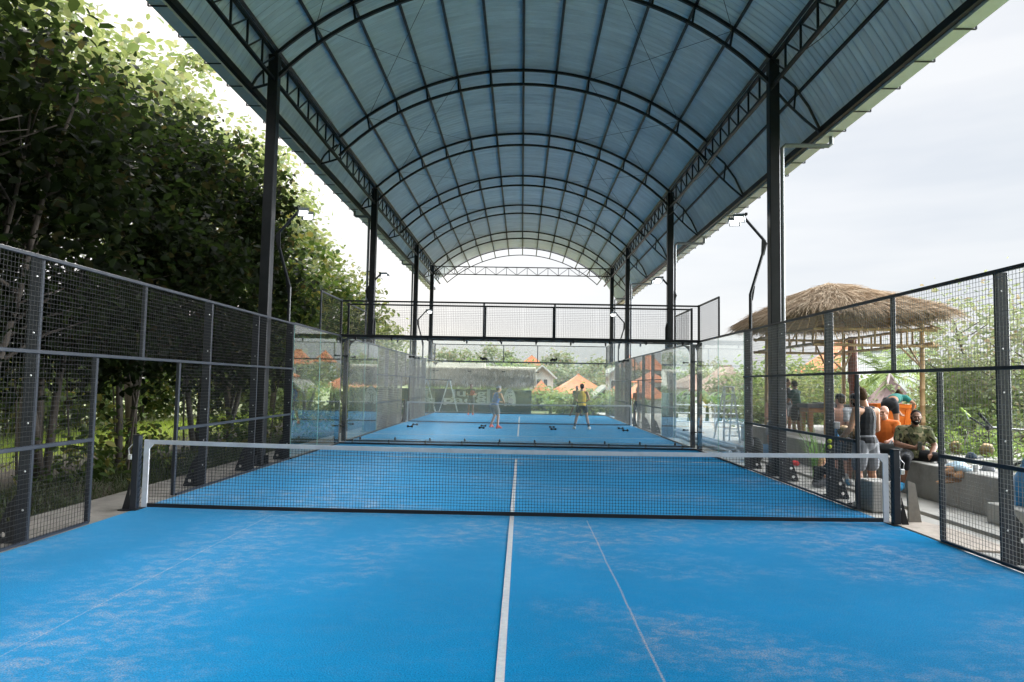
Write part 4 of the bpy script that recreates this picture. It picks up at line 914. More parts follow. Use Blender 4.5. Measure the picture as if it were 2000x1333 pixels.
# ================================================================= thatch and bamboo
STRAW = leaf_mat('thatch_straw', [(.19, .14, .09), (.28, .21, .14), (.35, .275, .19), (.24, .18, .12), (.42, .345, .25)], .15, .8, .15)
STRAWG = leaf_mat('weathered_straw', [(.38, .35, .29), (.50, .46, .39), (.58, .54, .46), (.44, .39, .31), (.64, .60, .53)], .15, .8, .15)
STRAWB = pm('thatch_base', (.20, .145, .085), .95, 0, .35, 14, .6, 60)
STRAWBG = pm('thatch_base_grey', (.44, .40, .33), .95, 0, .3, 14, .6, 60)
BAMB = pm('bamboo', (.52, .36, .19), .5, 0, .18, 5, dirt=(.30, .19, .10), dscale=3, damt=.5, stretch=(1, 1, .25))
def bamboo(mb, p, q, r, node=.42):
    p, q = Vector(p), Vector(q); L_ = (q-p).length; n = max(1, int(L_/node)); pts = []; rs = []
    for i in range(n+1):
        f = i/n
        for d, k in ((-.012, 1.0), (0, 1.16), (.012, 1.0)):
            g = f + d/L_
            if 0 <= g <= 1 or d == 0: pts.append(p.lerp(q, min(1, max(0, g)))); rs.append(r*k*(1-.12*f))
    mb.tube(pts, rs, 10)
t = thing('thatched_gazebo', 'bamboo gazebo with big shaggy brown thatched roof over the terrace', 'gazebo', (8.95, 10.3, .55))
GX0, GX1, GY0, GY1 = 7.75, 10.15, 8.2, 12.4
for x in (GX0, GX1):
    for y in (GY0, GY1): m = MB(); bamboo(m, (x, y, .552), (x+.03, y, 3.5), .062); m.build('post', BAMB, t, smooth=True)
def ring(z, r, name='beam'):
    for a, b in (((GX0-.35, GY0-.09, z), (GX1+.35, GY0-.09, z)), ((GX0-.35, GY1+.09, z), (GX1+.35, GY1+.09, z)), ((GX0-.09, GY0-.35, z+.05), (GX0-.09, GY1+.35, z+.05)), ((GX1+.09, GY0-.35, z+.05), (GX1+.09, GY1+.35, z+.05))):
        m = MB(); bamboo(m, a, b, .042); m.build(name, BAMB, t, smooth=True)
ring(2.88, .04); ring(3.28, .04)
for k in range(1, 6):
    for y in (GY0-.09, GY1+.09): x = GX0+(GX1-GX0)*k/6; m = MB(); bamboo(m, (x, y, 2.9), (x, y, 3.28), .028); m.build('lattice_strut', BAMB, t)
for k in range(1, 8):
    for x in (GX0-.09, GX1+.09): y = GY0+(GY1-GY0)*k/8; m = MB(); bamboo(m, (x, y, 2.93), (x, y, 3.32), .028); m.build('lattice_strut', BAMB, t)
for x, s in ((GX0, 1), (GX1, -1)):
    for y, q in ((GY0, 1), (GY1, -1)): m = MB(); bamboo(m, (x, y, 2.35), (x+s*.55, y, 2.88), .025); bamboo(m, (x, y, 2.35), (x, y+q*.55, 2.9), .025); m.build('brace', BAMB, t)
AP = (8.40, 10.0, 4.66); EX0, EX1, EY0, EY1, EZ = 6.95, 10.62, 7.4, 13.2, 3.80
m = MB(); bamboo(m, (AP[0], AP[1]-.5, 3.0), (AP[0], AP[1]-.5, 4.4), .04); m.build('king_post', BAMB, t)
def roof_pt(a, f):   # a: angle around, f: 0 ridge ... 1 eave  (rounded hip with a short ridge along y)
    ca, sa = math.cos(a), math.sin(a); k = 1/max(abs(ca)**9+abs(sa)**9, 1e-9)**(1/9)
    hx = (EX1-AP[0]) if ca > 0 else (AP[0]-EX0); hy = (EY1-AP[1]) if sa > 0 else (AP[1]-EY0)
    x = AP[0] + ca*k*hx*f; y = AP[1] + sa*k*(hy*f) + (sa*k)*.55*(1-f); z = AP[2] - (AP[2]-EZ)*f - .05*f**6
    return Vector((x, y, z))
vs = []; fs = []; NA, NF = 48, 10
for j in range(NF+1):
    for i in range(NA): vs.append(roof_pt(2*math.pi*i/NA, j/NF))
for j in range(NF):
    for i in range(NA): fs.append((j*NA+i, j*NA+(i+1)%NA, (j+1)*NA+(i+1)%NA, (j+1)*NA+i))
nb = len(vs)
vs += [v - Vector((0, 0, .14)) for v in vs[:nb]]
fs += [tuple(nb+i for i in reversed(f)) for f in fs]
for i in range(NA): fs.append((NF*NA+i, NF*NA+(i+1)%NA, nb+NF*NA+(i+1)%NA, nb+NF*NA+i))
m = MB(); m.add(vs, fs); th = m.build('thatch', STRAWB, t, fix=False)
r = np.random.default_rng(3); P = []; D = []
for k in range(15000):
    a = r.uniform(0, 2*math.pi); f = r.uniform(.02, 1)**.6; p = roof_pt(a, f); q = roof_pt(a, f+.05); d = (q-p).normalized(); P.append(p+Vector((0, 0, r.uniform(0, .05)))); D.append(d + Vector((r.normal(0, .12), r.normal(0, .12), .05 + r.normal(0, .08))))
V, F = blades(np.array(P), np.array([tuple(x) for x in D]), .5, .016, 4, .12); link('straw_layer', np_mesh('straw_layer', V, F), STRAW, th)
P = []; D = []
for k in range(6000):
    a = r.uniform(0, 2*math.pi); p = roof_pt(a, r.uniform(.92, 1.0)); c_ = Vector((math.cos(a), math.sin(a), 0)); P.append(p-Vector((0, 0, r.uniform(0, .12)))); D.append(c_*r.uniform(.1, .7) + Vector((r.normal(0, .15), r.normal(0, .15), -1)))
V, F = blades(np.array(P), np.array([tuple(x) for x in D]), .22, .014, 5, .25); link('straw_fringe', np_mesh('straw_fringe', V, F), STRAW, th)
for i in range(9):
    x = EX0+.3+(EX1-EX0-.6)*i/8; f0 = .9
    for y, sg in ((EY0+.2, -1), (EY1-.2, 1)): m = MB(); bamboo(m, (x, y, 3.26), (AP[0]+(x-AP[0])*.12, AP[1]+sg*.5, 4.40), .022, 1.0); m.build('rafter', BAMB, t)
m = MB(); m.tube([(10.38, 12.25, .552), (10.38, 12.25, 1.9), (10.38, 12.25, 2.0), (10.38, 12.25, 3.4)], [.10, .11, .15, .13], 12)
o = m.build('carved_post', pm('red_brown_wood', (.20, .065, .045), .55, 0, .25, 5)); tag(o, 'dark red-brown wooden post standing inside the gazebo', 'post')

# ---- hut with mural
HY = 33.6
def zAt(py, px=900): return atY(px, py, HY).z
xl, xr = atY(676, 780, HY).x, atY(1038, 780, HY).x
TEAL = pm('mural_teal', (.02, .065, .07), .85, 0, .2, 2, dirt=(.06, .13, .10), dscale=1.5, damt=.4)
MURW = pm('mural_white', (.80, .84, .85), .8, 0, .08, 6)
t = thing('mural_hut', 'low dark teal hut with painted lettering and grey thatched roof behind the far court', 'hut', ((xl+xr)/2, HY+1.3, -.02))
m = MB(); m.box(xl, xr, HY, HY+2.6, -.3, 1.36); wl = m.build('wall', TEAL, t)
ze, zr = zAt(746), zAt(714)
sec2 = [(HY-.75, ze), (HY-.4, ze+.42), (HY+.1, ze+.82), (HY+.8, zr-.05), (HY+1.3, zr), (HY+1.8, zr-.1), (HY+2.6, ze+.6), (HY+3.2, ze)]
m = MB(); m.prism(sec2, 'x', xl-.4, xr+.25); rf = m.build('roof', STRAWBG, t)
xs = atY(946, 720, HY).x
m = MB(); m.prism([(HY+.1, ze+.85), (HY+.5, zr-.02), (HY+1.0, zr+.20), (HY+1.6, zr+.20), (HY+2.2, zr-.1)], 'x', xl-.3, xs); m.build('ridge_roll', STRAWBG, rf)
def pt2(f):
    k = min(len(sec2)-2, int(f*3)); g = f*3-k; return Vector((0, sec2[3-k][0], sec2[3-k][1])).lerp(Vector((0, sec2[2-k][0], sec2[2-k][1])), g) if k < 3 else Vector((0,)+sec2[0])
P = []; D = []
for k in range(9000):
    f = r.uniform(0, .999)**.7; p = pt2(f); q = pt2(min(.999, f+.04)); d = q-p; P.append((r.uniform(xl-.4, xr+.25), p.y, p.z+r.uniform(0, .04))); D.append((r.normal(0, .15), d.y/ max(.001, d.length)+r.normal(0, .1), d.z/max(.001, d.length)+.12))
V, F = blades(np.array(P), np.array(D), .42, .022, 8, .1); link('straw_layer', np_mesh('straw_layer', V, F), STRAWG, rf)
P = []; D = []
for k in range(5000): P.append((r.uniform(xl-.4, xr+.25), HY-.70+r.uniform(0, .2), ze+r.uniform(0, .14))); D.append((r.normal(0, .14), -.15+r.normal(0, .12), -1))
V, F = blades(np.array(P), np.array(D), .34, .02, 9, .1); link('straw_fringe', np_mesh('straw_fringe', V, F), STRAW, rf)
def lettering(txt, px0, px1, py0, py1, name='lettering'):
    """painted word filling a rectangle of the wall (measured on the wall plane)"""
    cu = bpy.data.curves.new('txt', 'FONT'); cu.body = txt; cu.extrude = .004; cu.offset = .022; cu.resolution_u = 4
    o = bpy.data.objects.new('txt', cu); COL.objects.link(o); dg = bpy.context.evaluated_depsgraph_get(); me = bpy.data.meshes.new_from_object(o.evaluated_get(dg)); bpy.data.objects.remove(o)
    v = np.array([x.co[:] for x in me.vertices]); lo, hi = v.min(0), v.max(0); a, b = atY(px0, py1, HY), atY(px1, py0, HY)
    for x in me.vertices:
        u = (x.co.x-lo[0])/(hi[0]-lo[0]); q = (x.co.y-lo[1])/(hi[1]-lo[1]); x.co = (a.x+(b.x-a.x)*u, HY-.006+(-.003 if x.co.z > 0 else .003), a.z+(b.z-a.z)*q)
    return link(name, me, MURW, wl)
lettering('jung', 880, 950, 762, 779); lettering('pade', 866, 949, 775, 791); lettering('l', 950.5, 958, 760, 788)
def emblem(pxc, pyc0, pyc1, flip=1):
    a, b = atY(pxc, pyc1, HY), atY(pxc, pyc0, HY); h = b.z-a.z; cx = a.x; o = MB(); wv = .36*h
    pl = [(-.92, 0), (-1.0, .25), (-.95, .5), (-.8, .7), (-.55, .88), (-.2, .99), (.15, 1.0), (.5, .9), (.78, .72), (.95, .48), (1.0, .22), (.9, 0), (.5, -.02), (.3, .2), (.1, .0), (-.1, .0), (-.3, .22), (-.5, -.02)]
    o.prism([(cx+flip*u*wv, a.z+v*h) for u, v in pl], 'y', HY-.010, HY-.003); o.build('painted_head', MURW, wl)
    d = MB()
    for l in ([(-.45, .62), (-.2, .56), (.1, .6)], [(-.4, .74), (-.1, .80), (.2, .74)], [(0, .5), (-.12, .25), (-.1, .05)], [(.35, .55), (.3, .3), (.42, .08)]):
        d.tube([(cx+flip*u*wv, HY-.012, a.z+v*h) for u, v in l], .022, 5)
    d.build('painted_crease_line', TEAL, wl)
emblem(721, 758, 793); emblem(995, 759, 793, -1)

# ---- swing frame in front of the mural
SWM = pm('pale_steel', (.50, .56, .60), .45, .2, .1, 5)
t = thing('swing_frame', 'pale steel A-shaped swing frame standing in front of the mural hut', 'frame', tuple(atY(866, 803, 32.3)))
p = atY(877, 743, 32.3); zt = p.z
for dx, nm in ((0, 0), (-1.35, 1)):
    m = MB()
    for e in (-.55, .55): m.tube([(p.x+dx+e*.06, 32.3, zt), (p.x+dx+e, 32.3+e*.2, 0)], .035, 8)
    m.tube([(p.x+dx-.33, 32.2, .75), (p.x+dx+.33, 32.4, .75)], .02, 6); m.build('leg_frame', SWM, t)
m = MB(); m.tube([(p.x-1.5, 32.3, zt+.02), (p.x+.15, 32.3, zt+.02)], .04, 8); m.build('top_bar', STEEL, t)
# ================================================================= people
def skin(name, c): return pm(name, c, .55, 0, .10, 14, spec=.35)
SK_TAN, SK_BROWN, SK_PINK, SK_MED = skin('skin_tan', (.42, .22, .13)), skin('skin_brown', (.20, .098, .058)), skin('skin_pink', (.52, .27, .19)), skin('skin_medium', (.33, .165, .095))
HAIR_BK, HAIR_BR, HAIR_BL = pm('hair_black', (.010, .008, .007), .85, 0, .3, 30, .5, 90, spec=.08), pm('hair_brown', (.055, .032, .016), .85, 0, .35, 30, .5, 90, spec=.1), pm('hair_blond', (.36, .23, .11), .8, 0, .35, 30, .5, 90, spec=.1)
def cloth(name, c, var=.14): return pm(name, c, .85, 0, var, 7, .15, 60, spec=.2, sheen=.15)
CL_BK, CL_GREEN, CL_GREY, CL_TEAL = cloth('black_fabric', (.012, .013, .015)), cloth('dark_green_fabric', (.012, .065, .055)), cloth('grey_fabric', (.17, .175, .185)), cloth('teal_fabric', (.02, .16, .135))
CL_BLUE, CL_YEL, CL_NAVY, CL_LGREY, CL_ORG = cloth('blue_fabric', (.03, .13, .42)), cloth('yellow_fabric', (.80, .52, .09)), cloth('navy_fabric', (.015, .03, .05)), cloth('light_grey_fabric', (.33, .34, .36)), cloth('orange_fabric', (.55, .13, .02))
SH_WHITE, SH_RED, SH_BLUE = cloth('white_shoe', (.55, .54, .52)), cloth('coral_shoe', (.62, .10, .06)), cloth('blue_shoe', (.03, .22, .40))
EYEM, TEETH, LIPM = pm('eye_dark', (.01, .008, .007), .2), pm('teeth', (.7, .68, .63), .3), pm('lips', (.24, .09, .07), .5)
def camo():
    m, nt, out = _nt('camouflage_fabric'); L = nt.links.new; b = N(nt, 'ShaderNodeBsdfPrincipled', Roughness=.9); L(b.outputs[0], out.inputs[0]); b.inputs['Specular IOR Level'].default_value = .15
    tc = N(nt, 'ShaderNodeTexCoord'); cur = None
    for i, (sc, th, c) in enumerate([(9, .5, (.15, .14, .075)), (11, .54, (.055, .065, .03)), (13, .58, (.018, .018, .012)), (12, .60, (.27, .23, .14))]):
        n = N(nt, 'ShaderNodeTexNoise', Scale=sc, Detail=1.5, noise_dimensions='4D', W=i*3.7); L(tc.outputs['Object'], n.inputs['Vector'])
        r = ramp(nt, n.outputs['Fac'], [(th, (0,)*3), (th+.015, (1,)*3)])
        mx = N(nt, 'ShaderNodeMix', data_type='RGBA'); L(r.outputs[0], mx.inputs['Factor']); mx.inputs['B'].default_value = c4(c)
        if cur is None: mx.inputs['A'].default_value = (.10, .105, .055, 1)
        else: L(cur, mx.inputs['A'])
        cur = mx.outputs['Result']
    L(cur, b.inputs['Base Color']); return m
CAMO = camo()
V3 = Vector
STD = dict(head=(0, -.02, 1.635), neck=(0, .015, 1.47), chest=(0, 0, 1.30), waist=(0, .0, 1.12), pelvis=(0, .01, .97),
           shL=(.185, .015, 1.415), shR=(-.185, .015, 1.415), elL=(.235, .05, 1.13), elR=(-.235, .05, 1.13), wrL=(.24, -.05, .885), wrR=(-.24, -.05, .885),
           haL=None, haR=None, hipL=(.095, .01, .93), hipR=(-.095, .01, .93), knL=(.11, -.02, .50), knR=(-.11, -.02, .50), anL=(.12, .03, .085), anR=(-.12, .03, .085),
           toL=(.14, -.15, .03), toR=(-.14, -.15, .03), face=(0, -1, 0), lat=None)
def head_frame(face, up=(0, 0, 1)):
    f = V3(face).normalized(); u = V3(up); u = (u - f*u.dot(f)).normalized(); x = u.cross(-f).normalized(); return x, -f, u   # x = figure's left, y = backwards, z = up
def hand_prims(mb, w, d, fr, side, curl=.5, palmn=None):
    """palm, four unequal fingers with a knuckle bend, and a thumb off the side of the palm"""
    d = V3(d).normalized(); n = V3(palmn) if palmn else V3((-side, 0, 0)); n = (n - d*n.dot(d)).normalized(); s = d.cross(n).normalized()   # n palm normal, s across
    c = w + d*.045; mb.ell(c, (.041, .017, .052), (s, n, d), 10, 7)
    for k, ln in enumerate((.066, .075, .070, .055)):
        o = (k-1.5)*.0205; p = w + d*.088 + s*o; d1 = (d + n*curl*.5 + s*o*1.6).normalized(); q = p + d1*ln*.55; d2 = (d1 + n*curl).normalized(); e = q + d2*ln*.5
        mb.caps(p, q, .0095, .0085, 8); mb.caps(q, e, .0085, .0070, 8)
    p = w + d*.03 + s*.034; q = p + (d*.6 + s*.75 + n*.35).normalized()*.042; e = q + (d*.95 + s*.15 + n*.35).normalized()*.032
    mb.caps(p, q, .0125, .0105, 8); mb.caps(q, e, .0105, .0085, 8)
def foot_prims(mb, an, to, k=1.0, r=.0):
    an, to = V3(an), V3(to); d = (to-an); d.z = 0; d.normalize(); heel = V3((an.x, an.y, to.z+.008)) - d*.045
    mb.caps(heel, an.lerp(to, .45) + V3((0, 0, .012)), .036+r, .037+r); mb.caps(an.lerp(to, .35)+V3((0, 0, .0)), to - d*.015, .036+r, .026+r)
    mb.caps(an + V3((0, 0, .01)), heel + V3((0, 0, .01)) + d*.03, .037+r, .034+r)
def person(label, loc, rz, pose, skinm, hair=None, hairm=None, top=None, bottom=None, shoes=None, socks=None, scale=1.0, vox=.011, build=1.0, beard=None, cap=None, female=False, extra=None, group=None, sleeve=.55, leg=.62, smile=False, pitch=0):
    J = {k: (V3(v) if v is not None else None) for k, v in STD.items()}
    for k, v in pose.items(): J[k] = V3(v) if v is not None else None
    t = thing('person', label, 'person', loc, rz, group); t.scale = (scale,)*3
    lat = (J['shL']-J['shR']).normalized(); plat = (J['hipL']-J['hipR']).normalized()
    sp = (J['neck']-J['chest']).normalized(); sp2 = (J['chest']-J['pelvis']).normalized()
    def fr(l, s): y = s.cross(l).normalized(); return (y.cross(s).normalized(), y, s)
    sw = .92 if female else 1.0; hw = 1.06 if female else 1.0
    def torso(mb, e=0.0, lo=True, hi=True):
        F1, F2, F3 = fr(lat, sp), fr(lat*.5+plat*.5, sp2), fr(plat, sp2); B = build
        mb.ell(J['chest'], (.168*sw*B+e, .112*B+e, .20+e), F1); mb.ell(J['chest'].lerp(J['neck'], .55), (.150*sw*B+e, .085*B+e, .105+e*.4), F1)
        mb.ell(J['chest'].lerp(J['waist'], .55), (.150*sw*B+e, .102*B+e, .15+e), F2)
        mb.ell(J['waist'], (.138*sw*B+e, .098*B+e, .15+e), F2); mb.ell(J['pelvis'], (.158*hw*B+e, .112*B+e, .135+e), F3)
        for s in ('L', 'R'): mb.caps(J['chest'].lerp(J['neck'], .6), J['sh'+s], .075*B+e, .062*B+e)
    bmb = MB(); torso(bmb)
    if female:
        for s in (1, -1): bmb.ell(J['pelvis'] + plat*s*.07 + fr(plat, sp2)[1]*.055, (.082, .082, .095))
    X, Y, Z = head_frame(J['face'], J['head']-J['neck']); hc = J['head']; H = (X, Y, Z)
    bmb.caps(J['neck'] - sp*.04, hc - Z*.05 + Y*.02, .060*(.85 if female else 1), .054*(.85 if female else 1))
    bmb.ell(hc + Z*.025 + Y*.012, (.076, .095, .092), H, 18, 12); bmb.ell(hc - Z*.045 - Y*.030, (.058, .060, .070), H, 16, 10); bmb.ell(hc - Z*.092 - Y*.055, (.030, .024, .022), H)
    bmb.caps(hc - Y*.092 + Z*.012, hc - Y*.110 - Z*.022, .009, .014, 8); bmb.ell(hc - Y*.088 + Z*.030, (.052, .014, .010), H); bmb.ell(hc - Y*.082 - Z*.062, (.026, .014, .013), H)
    for s in (1, -1): bmb.ell(hc + X*s*.078 + Y*.012 - Z*.008, (.011, .022, .033), H, 10, 7); bmb.ell(hc + X*s*.040 - Y*.072 - Z*.018, (.022, .02, .02), H)
    for s, sg in (('L', 1), ('R', -1)):
        sh, el, wr = J['sh'+s], J['el'+s], J['wr'+s]; k = build if not female else .86
        bmb.ell(sh, (.060*k,)*3); bmb.caps(sh, sh.lerp(el, .45), .053*k, .050*k); bmb.caps(sh.lerp(el, .4), el, .050*k, .040*k); bmb.caps(el, el.lerp(wr, .35), .040*k, .043*k); bmb.caps(el.lerp(wr, .3), wr, .043*k, .027*k)
        d = J['ha'+s]; d = (d if d is not None else (wr-el)).normalized(); bmb.caps(wr, wr+d*.02, .027*k, .026*k); hand_prims(bmb, wr, d, None, sg, .55)
        hp, kn, an = J['hip'+s], J['kn'+s], J['an'+s]
        bmb.caps(hp, hp.lerp(kn, .5), .090*k*hw, .074*k); bmb.caps(hp.lerp(kn, .4), kn, .078*k, .055*k); bmb.caps(kn, kn.lerp(an, .32), .054*k, .056*k); bmb.caps(kn.lerp(an, .28), an, .057*k, .036*k)
        foot_prims(bmb, an, J['to'+s])
    body = link('body', remeshed(bmb, vox), skinm, t, world=False)
    def part(name, fn, m, v=None, sm=3): mb = MB(); fn(mb); return link(name, remeshed(mb, v or vox, sm), m, t, world=False)
    if top is not None:
        kind, m = top
        def f(mb):
            e = .014
            if kind == 'crop':
                F1, F2 = fr(lat, sp), fr(lat*.5+plat*.5, sp2); B = build; mb.ell(J['chest'], (.168*sw*B+e, .112*B+e, .20+e), F1); mb.ell(J['chest'].lerp(J['neck'], .5), (.14*sw*B+e, .08*B+e, .09), F1); mb.ell(J['chest'].lerp(J['waist'], .6), (.150*sw*B+e, .102*B+e, .13), F2)
                for s in ('L', 'R'): mb.caps(J['chest'].lerp(J['neck'], .6), J['sh'+s], .075*B+e, .062*B+e)
            elif kind == 'tee': torso(mb, e)
            else:
                F1, F2, F3 = fr(lat, sp), fr(lat*.5+plat*.5, sp2), fr(plat, sp2); B = build
                mb.ell(J['chest'], (.150*sw*B+e, .112*B+e, .19+e), F1); mb.ell(J['chest'].lerp(J['neck'], .42), (.108*sw*B+e, .085*B+e, .10), F1)
                mb.ell(J['chest'].lerp(J['waist'], .55), (.150*sw*B+e, .102*B+e, .15+e), F2); mb.ell(J['waist'], (.138*sw*B+e, .098*B+e, .15+e), F2); mb.ell(J['pelvis'], (.162*hw*B+e, .118*B+e, .11+e), F3)
                for s in ('L', 'R'): mb.caps(J['chest'].lerp(J['neck'], .5), J['sh'+s].lerp(J['neck'], .38) + sp*.01, .070, .052)
            if kind in ('tee', 'crop'):
                for s in ('L', 'R'):
                    sh, el = J['sh'+s], J['el'+s]; mb.ell(sh, (.072*build,)*3); mb.caps(sh, sh.lerp(el, sleeve), .068*build, .063*build)
        part('shirt', f, m)
    if bottom is not None:
        kind, m = bottom
        def f(mb):
            e = .016 if kind != 'tight' else .008; F3 = fr(plat, sp2); mb.ell(J['pelvis'] - sp2*.02, (.158*hw*build+e+(.02 if female else 0), .114*build+e+(.03 if female else 0), .12+e+(.02 if female else 0)), F3); mb.ell(J['pelvis'].lerp(J['waist'], .4), (.142*build+e, .100*build+e, .06), F3)
            if female:
                for s in (1, -1): mb.ell(J['pelvis'] + plat*s*.07 + F3[1]*.055, (.088, .088, .10))
            for s in ('L', 'R'):
                hp, kn, an = J['hip'+s], J['kn'+s], J['an'+s]; k = build if not female else .86; w_ = 1.22 if kind == 'loose' else 1.0
                mb.caps(hp, hp.lerp(kn, min(leg, .5)), .090*k*hw+e, .078*k*w_+e); mb.caps(hp.lerp(kn, .3), hp.lerp(kn, min(1, leg)), .082*k*w_+e, (.072 if leg < .9 else .055)*k*w_+e)
                if leg > 1: mb.caps(kn, kn.lerp(an, leg-1), .058*k+e, .056*k+e)
        part('shorts', f, m)
    if socks is not None:
        for s in ('L', 'R'): part('sock', lambda mb: mb.caps(J['an'+s].lerp(J['kn'+s], .34), J['an'+s], .050, .043), socks, .01)
    if shoes is not None:
        for s in ('L', 'R'): part('shoe', lambda mb: foot_prims(mb, J['an'+s], J['to'+s], 1, .011), shoes, .009)
    if hair:
        def f(mb):
            mb.ell(hc + Z*.045 + Y*.026, (.083, .090, .086), H, 16, 10); mb.ell(hc + Z*.0 + Y*.055, (.074, .062, .080), H, 14, 9)
            if hair == 'tall':
                mb.ell(hc + Z*.09 - Y*.01, (.066, .075, .050), H); rr = random.Random(4)
                for k in range(26):
                    a = rr.uniform(0, 6.28); r_ = rr.uniform(0, .06); b0 = hc + Z*.09 + X*(r_*math.cos(a)) + Y*(r_*math.sin(a)-.01); mb.caps(b0, b0 + Z*rr.uniform(.045, .075) + X*rr.uniform(-.02, .02) - Y*rr.uniform(0, .03), .016, .006, 6)
            if hair == 'curly':
                rr = random.Random(1)
                for k in range(40):
                    a, b = rr.uniform(0, 6.28), rr.uniform(-.1, 1.4); mb.ell(hc + Z*(.04+.085*math.sin(b)) + Y*(.025+.09*math.sin(a)*math.cos(b)) + X*(.085*math.cos(a)*math.cos(b)), (.022,)*3, None, 6, 5)
            if hair == 'bun':
                mb.ell(hc + Z*.06 + Y*.12, (.048, .048, .045), H)
            if hair == 'long':
                mb.caps(hc + Y*.075 - Z*.02, hc + Y*.09 - Z*.16, .072, .05)
        part('hair', f, hairm or HAIR_BK, .008)
    if beard is not None:
        part('beard', lambda mb: (mb.ell(hc - Z*.072 - Y*.035, (.060, .058, .050), H, 14, 9), mb.ell(hc - Z*.102 - Y*.052, (.034, .030, .026), H), [mb.caps(hc + X*s*.068 - Z*.005 - Y*.01, hc + X*s*.056 - Z*.07 - Y*.03, .013, .02, 8) for s in (1, -1)], mb.caps(hc + X*.028 - Y*.096 - Z*.042, hc - X*.028 - Y*.096 - Z*.042, .008, .008, 8)), beard, .006, 2)
    mb = MB()
    for s in (1, -1):
        e = MB(); e.ell(hc + X*s*.033 - Y*.083 + Z*.004, (.013, .010, .0065), H, 10, 6); e.build('eye', EYEM, t, world=False)
        e = MB(); e.caps(hc + X*s*.016 - Y*.100 + Z*.026, hc + X*s*.052 - Y*.086 + Z*.028, .0045, .0035, 6); e.build('eyebrow', hairm or HAIR_BK, t, world=False)
    e = MB(); e.ell(hc - Y*.096 - Z*.060, (.019, .008, .0055), H, 10, 6); e.build('mouth', TEETH if smile else LIPM, t, world=False)
    if cap:
        m = cap[1]
        def f(mb):
            mb.ell(hc + Z*.055 + Y*.014, (.088, .104, .078), H, 18, 10)
            fw = -1 if cap[0] == 'back' else 1
            mb.ell(hc - Y*fw*.125 + Z*.042, (.066, .062, .010), H) if cap[0] != 'band' else None
        part('cap', f, m, .008)
    if extra: extra(t, J, part, H)
    return t
# --- man in camouflage T-shirt, sitting on the ledge and smiling at us
def ex_camo(t, J, part, H):
    m = MB(); c = J['wrR'] + V3((.075, -.05, .03)); m.cbox((c.x, c.y, c.z), (.075, .012, .15), .3, .004); o = m.build('phone', pm_cache('phone_black', (.01, .01, .012), .25), t, world=False)
    m = MB(); m.tube([J['neck']+V3((-.08, -.05, -.0)), J['chest']+V3((-.11, -.135, .02)), J['chest']+V3((-.04, -.145, -.12)), J['waist']+V3((.06, -.14, .0))], .007, 6); m.build('bag_strap', CL_BK, t, world=False)
    m = MB(); m.ell(J['elL'].lerp(J['shL'], .52)+V3((.06, -.035, 0)), (.018, .014, .022)); m.build('sleeve_patch', SH_WHITE, t, world=False)
    m = MB(); m.ell(J['knR'].lerp(J['anR'], .22)+V3((0, -.055, 0)), (.028, .014, .038)); m.build('knee_print', CL_LGREY, t, world=False)
q = atX(1792, 890, 6.86)
person('smiling bearded man in camouflage T-shirt and black tights sitting on the ledge', (q.x+.0, q.y+.10, .0), -.32,
       dict(head=(.02, -.10, 1.30), neck=(.01, -.02, 1.135), chest=(0, .0, .97), waist=(0, .035, .80), pelvis=(0, .05, .665), shL=(.205, -.0, 1.075), shR=(-.205, -.0, 1.075),
            elL=(.30, -.05, .82), elR=(-.285, -.10, .83), wrL=(.20, -.25, .68), wrR=(-.06, -.30, .80), haL=(-.3, -.9, -.1), haR=(.85, -.35, .05),
            hipL=(.10, .03, .655), hipR=(-.10, .03, .655), knL=(.33, -.33, .66), knR=(-.20, -.42, .63), anL=(.42, -.25, .26), anR=(-.26, -.36, .20), toL=(.46, -.40, .17), toR=(-.32, -.54, .13), face=(-.05, -1, -.04)),
       SK_BROWN, 'short', HAIR_BK, ('tee', CAMO), ('tight', CL_BK), SH_BLUE, None, 1.0, .0075, 1.16, HAIR_BK, None, extra=ex_camo, smile=True, leg=1.36, sleeve=.62)
# --- man in black vest standing with his back to us
def ex_vest(t, J, part, H):
    m = MB(); m.tube([J['neck']+V3((-.02, .105, -.04)), J['chest']+V3((-.035, .135, .03)), J['waist']+V3((-.035, .12, 0)), J['pelvis']+V3((-.03, .145, -.06))], .004, 6); m.build('white_piping', SH_WHITE, t, world=False)
q = atZ(1693, 992, 0)
person('tall man in black sleeveless vest and grey shorts standing with his back turned', (q.x+.07, q.y+.15, -.012), math.pi+.35,
       dict(head=(.03, -.05, 1.645), elL=(.27, -.02, 1.15), wrL=(.20, -.24, 1.02), elR=(-.25, -.02, 1.14), wrR=(-.20, -.26, 1.06), face=(-.35, -1, -.06), knL=(.10, -.05, .5), anL=(.10, .06, .085), toL=(.11, -.12, .03), knR=(-.14, -.03, .50), anR=(-.20, -.02, .085), toR=(-.26, -.19, .03)),
       SK_TAN, 'tall', HAIR_BR, ('tank', CL_BK), ('loose', CL_GREY), SH_WHITE, CL_BK, 1.02, .008, 1.06, extra=ex_vest, leg=.72)
# --- bare-backed man with a dark headband
q = atZ(1645, 946, 0)
person('bare-backed man in dark shorts and headband standing between two fence posts', (q.x-.02, q.y, -.012), math.pi-.1, dict(face=(.3, -1, -.05), elL=(.25, -.02, 1.15), wrL=(.16, -.22, 1.0), elR=(-.25, -.02, 1.15), wrR=(-.15, -.22, 1.02)),
       SK_PINK, 'short', HAIR_BR, None, ('loose', CL_NAVY), SH_BLUE, SH_WHITE, .96, .011, 1.08, cap=('band', CL_BK), leg=.85)
